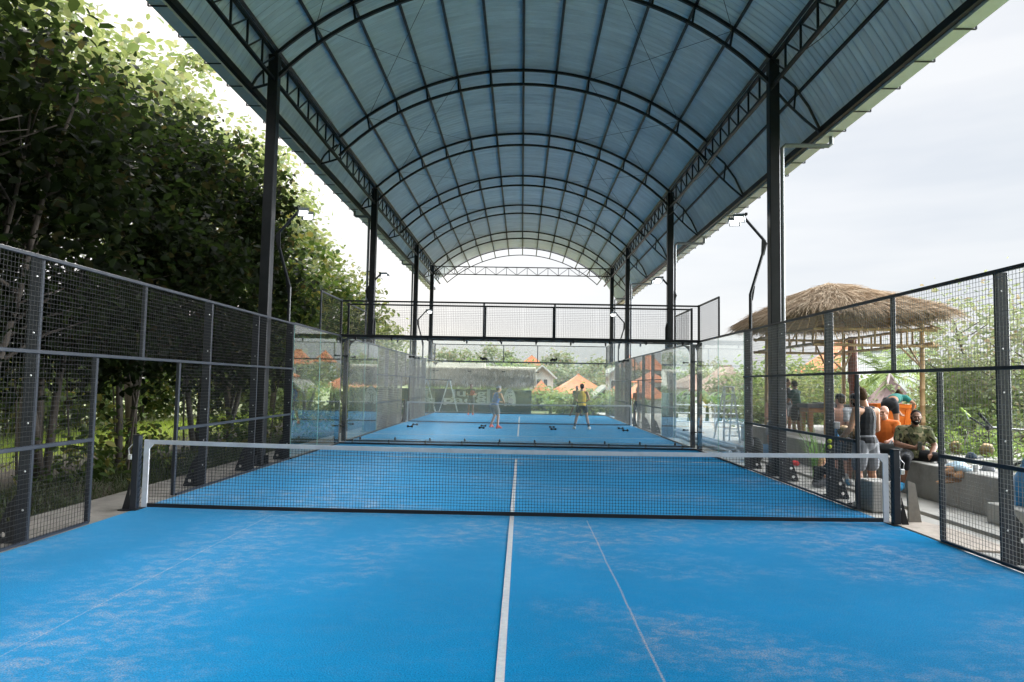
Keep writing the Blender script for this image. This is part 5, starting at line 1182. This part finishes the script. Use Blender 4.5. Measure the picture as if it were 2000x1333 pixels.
# --- man in black cap and striped shirt facing us
STRIPE = pm('striped_fabric', (.30, .31, .33), .85, 0, .9, 3.2, stretch=(.2, .2, 14))
q = atX(1660, 768, 6.35)
person('dark-haired bearded man in black cap and striped shirt facing the bare-backed man', (6.31, 3.75, -.012), .25, dict(elL=(.22, -.08, 1.12), wrL=(.05, -.27, 1.08), elR=(-.22, -.08, 1.12), wrR=(-.06, -.28, 1.02), face=(-.25, -1, -.1)),
       SK_BROWN, 'short', HAIR_BK, ('tee', STRIPE), ('loose', CL_BK), SH_WHITE, None, .965, .012, 1.0, HAIR_BK, ('front', CL_BK), leg=.8)
# --- bald man sitting behind, facing left
q = atY(1717, 800, 4.4)
person('bald man in orange shirt sitting half hidden by the man in black vest', (7.09, 4.15, -.04), -.75,
       dict(head=(.0, -.08, 1.38), neck=(0, -.01, 1.215), chest=(0, .0, 1.05), waist=(0, .03, .87), pelvis=(0, .05, .72), shL=(.19, 0, 1.16), shR=(-.19, 0, 1.16), elL=(.24, -.12, .92), elR=(-.24, -.1, .92), wrL=(.18, -.36, .86), wrR=(-.12, -.34, .84),
            hipL=(.1, .03, .70), hipR=(-.1, .03, .70), knL=(.16, -.40, .66), knR=(-.14, -.40, .66), anL=(.17, -.36, .24), anR=(-.15, -.36, .24), toL=(.18, -.54, .18), toR=(-.16, -.54, .18), face=(-.2, -1, -.15)),
       SK_PINK, None, HAIR_BR, ('tee', CL_ORG), ('loose', CL_GREY), SH_WHITE, None, 1.0, .011, 1.05, leg=.8, smile=True)
# --- woman bending into the orange bin
q = atZ(1744, 868, .552)
person('woman in green top and black shorts bending over the orange bin on the platform', (q.x, q.y, .552), math.pi-.95,
       dict(pelvis=(0, .10, .90), waist=(0, -.04, .99), chest=(.03, -.20, 1.02), neck=(.06, -.37, 1.05), head=(.11, -.53, 1.07), shL=(.20, -.28, 1.0), shR=(-.14, -.32, 1.04), elL=(.24, -.50, .88), elR=(-.30, -.36, .92), wrL=(.16, -.62, .72), wrR=(-.20, -.50, .76),
            hipL=(.10, .09, .87), hipR=(-.10, .09, .87), knL=(.13, .07, .47), knR=(-.12, .04, .47), anL=(.16, .12, .085), anR=(-.12, .12, .085), toL=(.19, -.05, .03), toR=(-.14, -.05, .03), face=(.25, -.75, -.6)),
       SK_MED, 'bun', HAIR_BR, ('crop', CL_TEAL), ('tight', CL_BK), None, None, 1.0, .010, .95, female=True, leg=.36, sleeve=.4)
# --- man in dark green T-shirt reaching over the table
person('man in dark green T-shirt and black shorts reaching across the wooden table in the gazebo', (7.98, 10.6, .28), math.pi+.55,
       dict(shR=(-.19, -.08, 1.40), elR=(-.30, -.33, 1.26), wrR=(-.36, -.55, 1.20), haR=(-.3, -1, -.1), elL=(.24, -.12, 1.14), wrL=(.12, -.34, 1.10), chest=(0, -.04, 1.30), head=(-.02, -.10, 1.62), neck=(0, -.04, 1.47), face=(-.35, -1, -.3)),
       SK_MED, 'short', HAIR_BK, ('tee', CL_GREEN), ('loose', CL_BK), SH_WHITE, None, .98, .013, 1.0, leg=.62)
q = atY(1537, 752, 11.6)
person('man with cropped hair standing left of the man in green T-shirt', (q.x, 11.6, .35), .6, dict(face=(.4, -1, -.1)), SK_MED, 'short', HAIR_BR, ('tank', CL_BK), ('loose', CL_GREY), SH_WHITE, None, .97, .014)
# --- man in grey vest perched on the ledge
q = atX(1488, 842, 6.9)
def ex_print(t, J, part, H):
    m = MB(); m.ell(J['chest']+V3((.02, -.122, -.03)), (.05, .012, .06)); m.build('chest_print', pm_cache('lime_print', (.45, .60, .12), .7), t, world=False)
person('man in grey sleeveless top with a lime print perched on the ledge, looking towards us', (6.86, 9.2, -.012), -.35,
       dict(head=(0, -.09, 1.45), neck=(0, -.02, 1.285), chest=(0, 0, 1.12), waist=(0, .03, .95), pelvis=(0, .06, .79), shL=(.19, 0, 1.235), shR=(-.19, 0, 1.235), elL=(.23, -.10, .96), elR=(-.23, -.10, .96), wrL=(.06, -.26, .86), wrR=(-.05, -.28, .84),
            hipL=(.1, .02, .76), hipR=(-.1, .02, .76), knL=(.15, -.30, .54), knR=(-.14, -.30, .54), anL=(.13, -.25, .10), anR=(-.12, -.25, .10), toL=(.15, -.43, .04), toR=(-.14, -.43, .04), face=(.1, -1, -.1)),
       SK_PINK, 'short', HAIR_BK, ('tank', CL_GREY), ('loose', CL_LGREY), SH_WHITE, None, 1.06, .012, 1.05, HAIR_BK, extra=ex_print, leg=.85)
# --- child sitting on the ground by the fence
q = atZ(1585, 952, 0)
person('fair-haired child in dark T-shirt sitting on the ground behind the net and fence', (5.50, q.y+.1, -.012), 1.84,
       dict(head=(.02, -.14, .74), neck=(0, -.05, .58), chest=(0, 0, .43), waist=(0, .05, .27), pelvis=(0, .07, .13), shL=(.18, -.02, .53), shR=(-.18, -.02, .53), elL=(.26, -.16, .33), elR=(-.26, -.16, .33), wrL=(.12, -.36, .30), wrR=(-.1, -.36, .28),
            hipL=(.1, .04, .12), hipR=(-.1, .04, .12), knL=(.30, -.34, .30), knR=(-.30, -.32, .26), anL=(.06, -.50, .09), anR=(-.08, -.46, .09), toL=(-.04, -.62, .05), toR=(.04, -.58, .05), face=(.1, -.9, -.4)),
       SK_TAN, 'long', HAIR_BL, ('tee', CL_BK), ('loose', CL_GREY), SH_WHITE, None, .62, .012, 1.0, leg=.7)
# --- players on the farther court
def racket(label, hand, d, n, m=CL_BK):
    hand, d, n = V3(hand), V3(d).normalized(), V3(n); n = (n-d*n.dot(d)).normalized(); s = d.cross(n); t = thing('padel_racket', label, 'racket', tuple(hand))
    b = MB(); b.tube([hand-d*.04, hand+d*.12], .017, 8); b.build('handle', CL_BK, t)
    b = MB(); vs = []; fs = []; K = 20
    for z in (-.018, .018):
        for k in range(K): a = 2*math.pi*k/K; vs.append(hand + d*(.26+.145*math.cos(a)) + s*(.125*math.sin(a)*(1-.12*math.cos(a+math.pi))) + n*z)
    fs = [tuple(range(K-1, -1, -1)), tuple(range(K, 2*K))] + [(k, (k+1)%K, K+(k+1)%K, K+k) for k in range(K)]; b.add(vs, fs); b.tube([hand+d*.1, hand+d*.16], .03, 8); b.build('face', m, t); return t
q = atZ(966, 836, 0); bp = (q.x, q.y+.05, 0)
person('padel player in blue sleeveless top and coral shoes on the farther court', bp, math.pi-.75,
       dict(head=(0, -.21, 1.54), neck=(0, -.14, 1.385), chest=(0, -.09, 1.22), waist=(0, -.02, 1.04), pelvis=(0, .03, .89), shL=(.185, -.12, 1.325), shR=(-.185, -.12, 1.325), hipL=(.095, .03, .85), hipR=(-.095, .03, .85), elL=(.27, -.20, 1.07), wrL=(.10, -.44, 1.02), elR=(-.25, -.22, 1.07), wrR=(-.05, -.47, .97), knL=(.19, -.17, .47), knR=(-.24, .05, .46), anL=(.24, -.02, .085), anR=(-.46, .30, .10), toL=(.28, -.20, .03), toR=(-.50, .12, .03), face=(-.2, -1, -.05)),
       SK_TAN, 'short', HAIR_BR, ('tank', CL_BLUE), ('loose', CL_GREY), SH_RED, None, 1.0, .013, 1.05, leg=.62, cap=('back', CL_LGREY))
cr_, sr_ = math.cos(math.pi-.75), math.sin(math.pi-.75); hx, hy = -.02, -.56
racket('dark padel racket held low by the player in blue', (bp[0]+hx*cr_-hy*sr_, bp[1]+hx*sr_+hy*cr_, .98), (.7, .5, .25), (.3, -.8, .3), CL_GREY)
q = atZ(1136, 839, 0)
person('padel player in yellow sleeveless shirt and dark shorts waiting with legs apart', (q.x, q.y, 0), math.pi-.05,
       dict(elL=(.28, .0, 1.16), elR=(-.28, .0, 1.16), wrL=(.12, -.26, 1.05), wrR=(-.12, -.26, 1.05), knL=(.19, -.05, .49), knR=(-.19, -.05, .49), anL=(.28, .03, .085), anR=(-.28, .03, .085), toL=(.33, -.14, .03), toR=(-.33, -.14, .03), pelvis=(0, .03, .93), hipL=(.1, .02, .90), hipR=(-.1, .02, .90)),
       SK_TAN, 'bun', HAIR_BK, ('tank', CL_YEL), ('loose', CL_NAVY), SH_WHITE, CL_BK, 1.03, .012, 1.08, leg=.42)
q = atZ(1128, 813, 0)
person('far player in dark clothes facing us behind the player in yellow', (q.x-.05, q.y, 0), .2, dict(elL=(.26, -.1, 1.15), wrL=(.1, -.34, 1.05), elR=(-.26, -.1, 1.15), wrR=(-.1, -.34, 1.05), knL=(.19, -.06, .49), knR=(-.24, -.06, .49), anL=(.26, .03, .085), anR=(-.38, .03, .085), toL=(.3, -.14, .03), toR=(-.44, -.14, .03)),
       SK_BROWN, 'short', HAIR_BK, ('tee', CL_NAVY), ('loose', CL_BK), CL_BK, None, .97, .016, 1.0)
q = atZ(919, 811, 0)
person('far player in dark shirt with a red racket standing in front of the painted mural', (q.x, q.y, 0), .1, dict(elL=(.28, -.08, 1.16), wrL=(.12, -.32, 1.14), elR=(-.28, -.08, 1.16), wrR=(-.12, -.32, 1.12)), SK_BROWN, 'short', HAIR_BK, ('tee', CL_BK), ('loose', CL_NAVY), SH_RED, None, .98, .016, 1.0)
q2 = q
racket('red padel racket held upright by the far player before the mural', (q2.x-.05, q2.y-.40, 1.02), (.5, -.2, .7), (0, -1, .3), cloth('red_fabric', (.42, .05, .04)))
q = atX(1243, 800, 5.75)
person('bare-chested person standing outside the far side fence', (5.8, q.y, -.012), -.5, dict(), SK_MED, 'short', HAIR_BK, None, ('loose', CL_NAVY), SH_WHITE, None, .98, .016, 1.0, leg=.8)
# ================================================================= things on the terrace
PLY = pm('orange_plastic', (.72, .16, .01), .4, 0, .08, 3, spec=.5)
p = atZ(1752, 864, .552); bx, by = p.x+.05, p.y+.48
t = thing('orange_bin', 'large orange plastic bin on the raised platform that the woman leans into', 'bin', (bx, by, .552))
m = MB(); vs = []
for z, w_, h_ in ((.552, .36, .30), (.62, .38, .32), (1.30, .47, .40), (1.34, .47, .40), (1.345, .52, .45), (1.43, .53, .46), (1.43, .49, .42), (1.05, .45, .38)):
    for k in range(24):
        a = 2*math.pi*k/24; ca, sa = math.cos(a), math.sin(a); e = 1/(abs(ca)**5+abs(sa)**5)**.2; vs.append((bx+w_*ca*e, by+h_*sa*e, z))
fs = [tuple(range(23, -1, -1)), tuple(range(7*24, 8*24))] + [(j*24+k, j*24+(k+1)%24, j*24+24+(k+1)%24, j*24+24+k) for j in range(7) for k in range(24)]
m.add(vs, fs); m.build('tub', PLY, t, smooth=False)
for sx in (-.22, 0, .22): m = MB(); m.bar((bx+sx*.9, by-.325, .64), (bx+sx*1.05, by-.41, 1.30), .05, .03); m.build('moulded_rib', PLY, t)
# wooden table with slab
t = thing('wooden_table', 'wooden table with a thick dark slab top inside the gazebo', 'table', (8.35, 9.95, .28))
TW = pm('table_wood', (.40, .20, .09), .6, 0, .25, 5, stretch=(1, 1, .2)); tx, ty = 8.42, 9.9
m = MB(); m.cbox((tx, ty, 1.30), (1.15, .7, .11), 0, .01); m.build('slab_top', pm_cache('slab_dark', (.10, .105, .11), .5), t)
m = MB(); m.cbox((tx, ty, 1.18), (1.05, .6, .12), 0, .005); m.build('apron', TW, t)
for sx in (-1, 1):
    for sy in (-1, 1): m = MB(); m.cbox((tx+sx*.46, ty+sy*.25, .85), (.12, .12, .60), 0, .006); m.build('leg', TW, t)
m = MB(); m.cbox((tx+.1, ty+.1, 1.38), (.55, .34, .035), .1, .006); o = m.build('serving_tray', WHITEB, None); tag(o, 'pale flat tray on the dark slab of the wooden table', 'tray')
# black high table behind the fence with coconuts and bottle
t = thing('bar_table', 'narrow black shelf table right behind the fence beside the man in black vest', 'table', (5.3, 2.15, -.012))
m = MB(); m.cbox((5.30, 2.05, .965), (.26, 1.05, .03), 0, .006); m.build('tabletop', STEEL, t)
for yy in (1.62, 2.48): m = MB(); m.tube([(5.30, yy, 0), (5.30, yy, .95)], .02, 8); m.cbox((5.30, yy, .0), (.26, .05, .02)); m.build('leg', STEEL, t)
COCO = pm('coconut_husk', (.16, .12, .045), .75, 0, .4, 8, .4, 40); COCOI = pm('coconut_cut', (.52, .36, .20), .7, 0, .25, 9)
def coconut(label, c, r, d, group=None, tall=1.15):
    d = V3(d).normalized(); x, y, _ = basis(d); t = thing('green_coconut', label, 'coconut', (c[0], c[1], c[2]-r), 0, group); c = V3(c)
    m = MB(); vs = []; fs = []; prof = [(-1.0, .25), (-.85, .55), (-.5, .88), (0, 1.0), (.4, .90), (.62, .72), (.63, .70)]
    for h, k in prof:
        for i in range(16): a = 2*math.pi*i/16; q = 1+.05*math.sin(a*3); vs.append(c + d*(h*r*tall) + (x*math.cos(a)+y*math.sin(a))*(k*r*q))
    n = len(prof); fs = [tuple(range(15, -1, -1)), tuple(range((n-1)*16, n*16))] + [(j*16+i, j*16+(i+1)%16, j*16+16+(i+1)%16, j*16+16+i) for j in range(n-1) for i in range(16)]
    m.add(vs, fs); m.build('husk', COCO, t, smooth=False)
    m = MB(); rs = [(.632, .69), (.78, .52), (.86, .30), (.80, .26)]; vs = []
    for h, k in rs:
        for i in range(9): a = 2*math.pi*i/9; vs.append(c + d*(h*r*tall) + (x*math.cos(a)+y*math.sin(a))*(k*r))
    fs = [tuple(range(27, 36))] + [(j*9+i, j*9+(i+1)%9, j*9+9+(i+1)%9, j*9+9+i) for j in range(3) for i in range(9)]
    m.add(vs, fs); m.build('trimmed_top', COCOI, t, smooth=False); return t
q = atY(1676, 843, 1.75); coconut('coconut lying sideways on the black shelf with its cut face towards us', (5.30, 1.68, 1.085), .10, (.15, -1, .1))
coconut('coconut standing on the black shelf beside the blue water bottle', (5.30, 2.0, 1.085), .095, (0, -.1, 1))
q = atZ(1868, 887, .56); coconut('left coconut with trimmed top standing on the ledge behind the fence', (q.x, q.y, .56+.13), .115, (0, 0, 1))
q = atZ(1928, 893, .56); coconut('brown coconut on the ledge right beside the broad fence post', (q.x, q.y, .56+.13), .12, (.1, 0, 1))
BOT = pm('blue_bottle', (.10, .30, .55), .25, 0, .1, 5, spec=.6)
def bottle(label, x, y, z, h=.24, r=.034):
    t = thing('water_bottle', label, 'bottle', (x, y, z)); m = MB(); m.tube([(x, y, z), (x, y, z+.01), (x, y, z+h*.62), (x, y, z+h*.8), (x, y, z+h*.92)], [r*.9, r, r, r*.5, r*.42], 12); m.build('bottle_body', BOT, t, smooth=True)
    m = MB(); m.tube([(x, y, z+h*.92), (x, y, z+h)], r*.46, 10); m.build('bottle_cap', SH_WHITE, t); return t
bottle('blue tinted plastic water bottle on the black shelf by the coconuts', 5.30, 2.25, .982)
m = MB(); m.cbox((5.32, 2.44, 1.05), (.12, .10, .14), 0, .01); o = m.build('drink_cooler', CL_NAVY); tag(o, 'small navy cool bag on the black shelf left of the blue bottle', 'bag')
m = MB(); m.cbox((5.17, 2.06, 1.20), (.06, .06, .10), 0, .006); m.build('x', None) if False else None
t = thing('socket_box', 'small grey electric box fixed on the fence post by the bare-backed man', 'electric box', (5.165, 2.0, 1.16)); m = MB(); m.cbox((5.165, 1.955, 1.18), (.09, .045, .11), 0, .006); m.build('box_body', pm_cache('grey_plastic', (.36, .37, .38), .5), t); m = MB(); m.tube([(5.165, 1.955, 1.125), (5.16, 1.955, .7), (5.15, 1.95, .1)], .006, 6); m.build('cable', NETM, t)
BALL = pm('ball_felt', (.62, .72, .06), .9, 0, .1, 30)
for i, (dy, dz) in enumerate(((0, .93), (.0, .84))):
    m = MB(); m.ell((5.025, 1.90+dy, dz), (.033,)*3, None, 16, 10); o = m.build('tennis_ball', BALL, None, smooth=True); tag(o, ['upper yellow ball wedged in the fence mesh beside the post', 'lower yellow ball wedged in the fence mesh beside the post'][i], 'ball')
# black bag beside the seated man, black backpack and red cloth on the ground
def lump(name, label, cat, c, rad, m, seed=0, rz=0, n=22, rough=.18, parts=None, flat=True):
    rr = random.Random(seed); mb = MB(); mb.ell(c, rad, None, n, n//2); b = V3(c)
    mb.v = [(lambda v: tuple(b + Matrix.Rotation(rz, 3, 'Z') @ (v * (1 + rough*mnoise.noise(v*(2.2/max(rad))+V3((seed, 0, 0)))))))(V3(p)-b) for p in mb.v]
    if flat: mb.v = [(x, y, max(z, c[2]-rad[2]*.72)) for x, y, z in mb.v]
    t = thing(name, label, cat, (c[0], c[1], c[2]-rad[2]*.72)); mb.build('bag_body' if 'bag' in name or 'pack' in name else 'folded_mass', m, t, smooth=True)
    return t
BAGM = cloth('black_bag_fabric', (.010, .013, .012))
q = atX(1737, 876, 6.95); c = (6.98, q.y, .56+.10)
t = lump('racket_bag', 'flat black racket bag lying on the ledge left of the seated man', 'bag', c, (.22, .26, .13), BAGM, 3, .3)
m = MB(); m.tube([(c[0]-.1, c[1]-.1, c[2]+.08), (c[0], c[1]-.02, c[2]+.17), (c[0]+.1, c[1]+.08, c[2]+.09)], .012, 6); m.build('carry_strap', CL_GREY, t)
q = atZ(1597, 905, 0); c = (5.75, q.y+.2, .24)
t = lump('backpack', 'black backpack slumped on the terrace behind the sitting child', 'backpack', c, (.20, .22, .33), BAGM, 5); m = MB(); m.tube([(c[0]-.12, c[1]-.15, c[2]-.1), (c[0]-.14, c[1]-.25, c[2]+.1), (c[0]-.08, c[1]-.12, c[2]+.28)], .016, 6); m.build('shoulder_strap', CL_GREY, t)
c = (6.6, 5.2, .30); t = lump('duffel_bag', 'black duffel bag against the ledge wall behind the fence', 'bag', c, (.22, .42, .40), BAGM, 8); m = MB(); m.tube([(c[0]-.1, c[1]-.2, c[2]+.3), (c[0]-.12, c[1], c[2]+.46), (c[0]-.1, c[1]+.2, c[2]+.3)], .014, 6); m.build('carry_strap', CL_GREY, t)
q = atZ(1557, 912, 0); o = lump('red_cloth', 'crumpled bright red cloth on the terrace near the child', 'cloth', (q.x, q.y+.1, .06), (.09, .09, .07), cloth('scarlet_fabric', (.55, .03, .03)), 9)
p = atZ(1570, 905, 0)
t = thing('lemongrass', 'thin tuft of tall green grass stems growing beside the backpack', 'plant', (5.95, 4.6, -.012)); r_ = np.random.default_rng(2)
V, F = blades(np.array([[5.95+r_.normal(0, .04), 4.6+r_.normal(0, .04), 0] for _ in range(40)]), np.array([[r_.normal(.05, .22), r_.normal(0, .2), 1] for _ in range(40)]), .95, .018, 4, .3); link('stems', np_mesh('stems', V, F), leaf_mat('grass_stem', [(.10, .22, .05), (.16, .30, .08)], .35), t)
# things on the ledge to the right
q = atZ(1866, 918, .56); o = lump('pale_towel', 'crumpled pale blue and white towel on the edge of the ledge', 'towel', (q.x+.05, q.y, .60), (.17, .22, .08), cloth('pale_blue_fabric', (.36, .48, .56)), 12, rough=.45)
t = thing('paper_bag', 'crumpled brown paper bag hanging over the ledge edge under the towel', 'bag', (6.72, q.y-.02, .42)); m = MB(); m.ell((6.70, q.y-.05, .50), (.09, .17, .13), None, 16, 9); m.v = [tuple(V3(p)*(1+.06*mnoise.noise(V3(p)*14))) for p in m.v]; m.build('bag_body', pm_cache('kraft_paper', (.30, .16, .075), .85), t)
q = atZ(1906, 922, .56); t = thing('paper_cup', 'white paper cup on the ledge between the towel and the cap', 'cup', (q.x, q.y, .56)); m = MB(); m.tube([(q.x, q.y, .56), (q.x, q.y, .665)], .032, 14, .043); m.build('cup_body', SH_WHITE, t)
q = atZ(1930, 920, .56)
def cap_obj(label, c, m, rz): 
    t = thing('baseball_cap', label, 'cap', c, 0); mb = MB(); mb.ell((c[0], c[1], c[2]+.0), (.085, .10, .11), None, 18, 12); mb.v = [(x, y, max(z, c[2])) for x, y, z in mb.v]; mb.build('crown', m, t, smooth=True)
    mb = MB(); mb.ell((c[0]+.12*math.cos(rz), c[1]+.12*math.sin(rz), c[2]+.012), (.075, .075, .008), None, 16, 7); mb.build('brim', m, t, smooth=True)
cap_obj('grey cap lying on the ledge beside the white paper cup', (q.x, q.y, .56), CL_GREY, 2.4)
q = atZ(1897, 895, .56); cap_obj('navy cap lying between the two coconuts on the ledge', (q.x, q.y, .56), CL_NAVY, -.5)
# blue tarpaulin cloth at the edge
TARP = cloth('blue_tarp', (.03, .20, .42), .35); mb = MB(); q = atZ(1990, 950, .56); cx, cy = q.x+.12, q.y; vs = []; fs = []; nn = 22
for j in range(nn+1):
    for i in range(nn+1):
        u, v = i/nn*2-1, j/nn*2-1; h = max(0, 1-abs(u)**2.2)*max(0, 1-abs(v)**2.5); z = .575 + .46*h*(.8+.5*mnoise.noise(V3((u*2.2, v*2.2, 4)))) + .045*mnoise.noise(V3((u*6, v*6, 1)))
        x = cx+u*.40; z = z if x > 6.72 else .56 - (6.74-x)*1.3 + .03*mnoise.noise(V3((u*6, v*6, 1))); vs.append((max(x, 6.70-.02*math.sin(j)), cy+v*.50, z))
for j in range(nn):
    for i in range(nn): a = j*(nn+1)+i; fs.append((a, a+1, a+nn+2, a+nn+1))
mb.add(vs, fs); t = thing('blue_tarpaulin', 'crumpled blue tarpaulin heaped on the ledge at the very edge of the view', 'tarpaulin', (cx, cy, .56)); mb.build('sheet', TARP, t, smooth=True, fix=False)
# bicycle parked behind the ledge: handlebar with a lime grip shows
ALU, RUB = pm('bike_black', (.018, .018, .020), .35), pm('rubber', (.015, .015, .015), .8)
q = atY(1930, 850, 1.2); BX, BY = 8.15, q.y
t = thing('parked_bicycle', 'black bicycle behind the ledge with lime green and black handlebar grips', 'bicycle', (BX, BY, .05))
def bt(name, pts, r, m=ALU, par=None, n=8): b = MB(); b.tube(pts, r, n); return b.build(name, m, par or t, smooth=True)
hd = V3((BX, BY, 1.14)); fa = V3((BX-.32, BY+.18, .39)); ra = V3((BX+.70, BY-.38, .39)); bb_ = V3((BX+.32, BY-.18, .36)); se = V3((BX+.42, BY-.23, .93))
bt('frame', [hd-V3((-.02, 0, .14)), bb_], .022); bt('frame', [hd-V3((-.01, 0, .10)), se-V3((0, 0, .05))], .02); bt('frame', [bb_, se], .018); bt('frame', [bb_, ra], .012); bt('frame', [se-V3((0, 0, .06)), ra], .010); bt('fork', [hd, hd-V3((.08, -.05, .30)), fa], .018)
for nm, c in (('wheel', fa), ('wheel', ra)):
    d = (ra-fa).normalized(); b = MB(); pts = [c + d*(.34*math.cos(a*math.pi/16)) + V3((0, 0, .34*math.sin(a*math.pi/16))) for a in range(33)]; b.tube(pts, .022, 8); w_ = b.build('wheel', RUB, t)
    b = MB(); [b.tube([c, c + d*(.33*math.cos(a*math.pi/9)) + V3((0, 0, .33*math.sin(a*math.pi/9)))], .0015, 4) for a in range(18)]; b.ell(c, (.03,)*3); b.build('spokes', ZINC, w_)
b = MB(); b.ell(se+V3((.02, 0, .02)), (.13, .08, .035)); b.build('saddle', RUB, t)
gl = atY(1875, 797, BY+.15); g1 = atY(1894, 815, BY+.12); k1 = atY(1925, 835, BY+.05); gr = atY(1912, 808, BY-.35); g2 = atY(1926, 823, BY-.32); k2 = atY(1938, 835, BY-.25)
hb = bt('handlebar', [g1, k1, hd+V3((0, 0, .02)), k2, g2], .014)
bt('grip', [gl, g1], .022, pm_cache('lime_grip', (.42, .62, .10), .6)); bt('grip', [gr, g2], .021, RUB)
bt('brake_lever', [g1+V3((.03, 0, -.03)), g1.lerp(gl, .3)+V3((.0, -.03, -.07)), gl+V3((.06, -.03, -.06))], .006, ZINC); bt('brake_cable', [g2, g2+V3((.02, -.08, .03)), hd+V3((.05, -.12, -.03)), hd-V3((0, 0, .2))], .005, RUB); bt('stem', [hd-V3((0, 0, .2)), hd+V3((0, 0, .03))], .02)
b = MB(); b.ell(k1+V3((.0, -.04, .0)), (.04, .04, .04)); b.build('head_lamp', RUB, t)
# ---- aluminium platform ladder and pipes beyond the glass corner
ALM = pm('aluminium', (.62, .64, .66), .38, .6, .08, 6)
q = atZ(1424, 864, 0); LX, LY = q.x, q.y
t = thing('step_ladder', 'tall aluminium step ladder standing outside the glass corner', 'ladder', (LX, LY, -.012)); zt = atY(1430, 757, LY).z
for sx in (-1, 1):
    b = MB(); b.bar((LX+sx*.26, LY-.30, 0), (LX+sx*.14, LY, zt), .055, .03); b.build('rail', ALM, t); b = MB(); b.bar((LX+sx*.26, LY+.85, 0), (LX+sx*.14, LY+.06, zt), .05, .03); b.build('rear_rail', ALM, t)
for k in range(7): f = (k+1)/8; b = MB(); b.cbox((LX, LY-.30*(1-f), zt*f), (.52-.24*f, .07, .03)); b.build('step', ALM, t)
for k in range(3): f = (k+1)/4; b = MB(); b.bar((LX-.26+.12*f, LY+.85-.79*f, zt*f), (LX+.26-.12*f, LY+.85-.79*f, zt*f), .025, .025); b.build('cross_bar', ALM, t)
b = MB(); b.cbox((LX, LY+.03, zt+.02), (.36, .18, .04), 0, .006); b.build('top_cap', ALM, t)
for i in range(6):
    x = 5.55+i*.13+(.02 if i % 2 else 0); z = .05 + (.10 if i in (1, 3) else 0); b = MB(); b.tube([(x+.1, 9.2+i*.05, z), (x-.02, 12.5, z), (x+.1, 17.2+i*.2, z)], .055, 12); o = b.build('pale_pipe', pm_cache('pale_pipe', (.55, .60, .66), .4, .2), None, smooth=True); tag(o, 'long pale metal pipe lying on the paving beside the farther court', 'pipe', 'pale pipes stacked on the paving')
b = MB(); x = 6.45; b.tube([(x, 9.1, .14), (x+.55, 9.25, .14)], .15, 20); o = b.build('blue_roll', pm_cache('blue_roll', (.12, .28, .48), .5), None, smooth=True); tag(o, 'short blue roll of matting lying at the end of the pale pipes', 'roll')
t = thing('pipe_railing', 'low pale pipe railing across the yard beyond the glass corner', 'railing', (8.5, 19, -.012))
for x in (6.2, 8.0, 9.8, 11.6): b = MB(); b.tube([(x, 19, 0), (x, 19, 1.05)], .03, 8); b.build('post', ALM, t)
for z in (.35, .7, 1.03): b = MB(); b.tube([(6.1, 19, z), (11.7, 19, z)], .025, 8); b.build('rail', ALM, t)
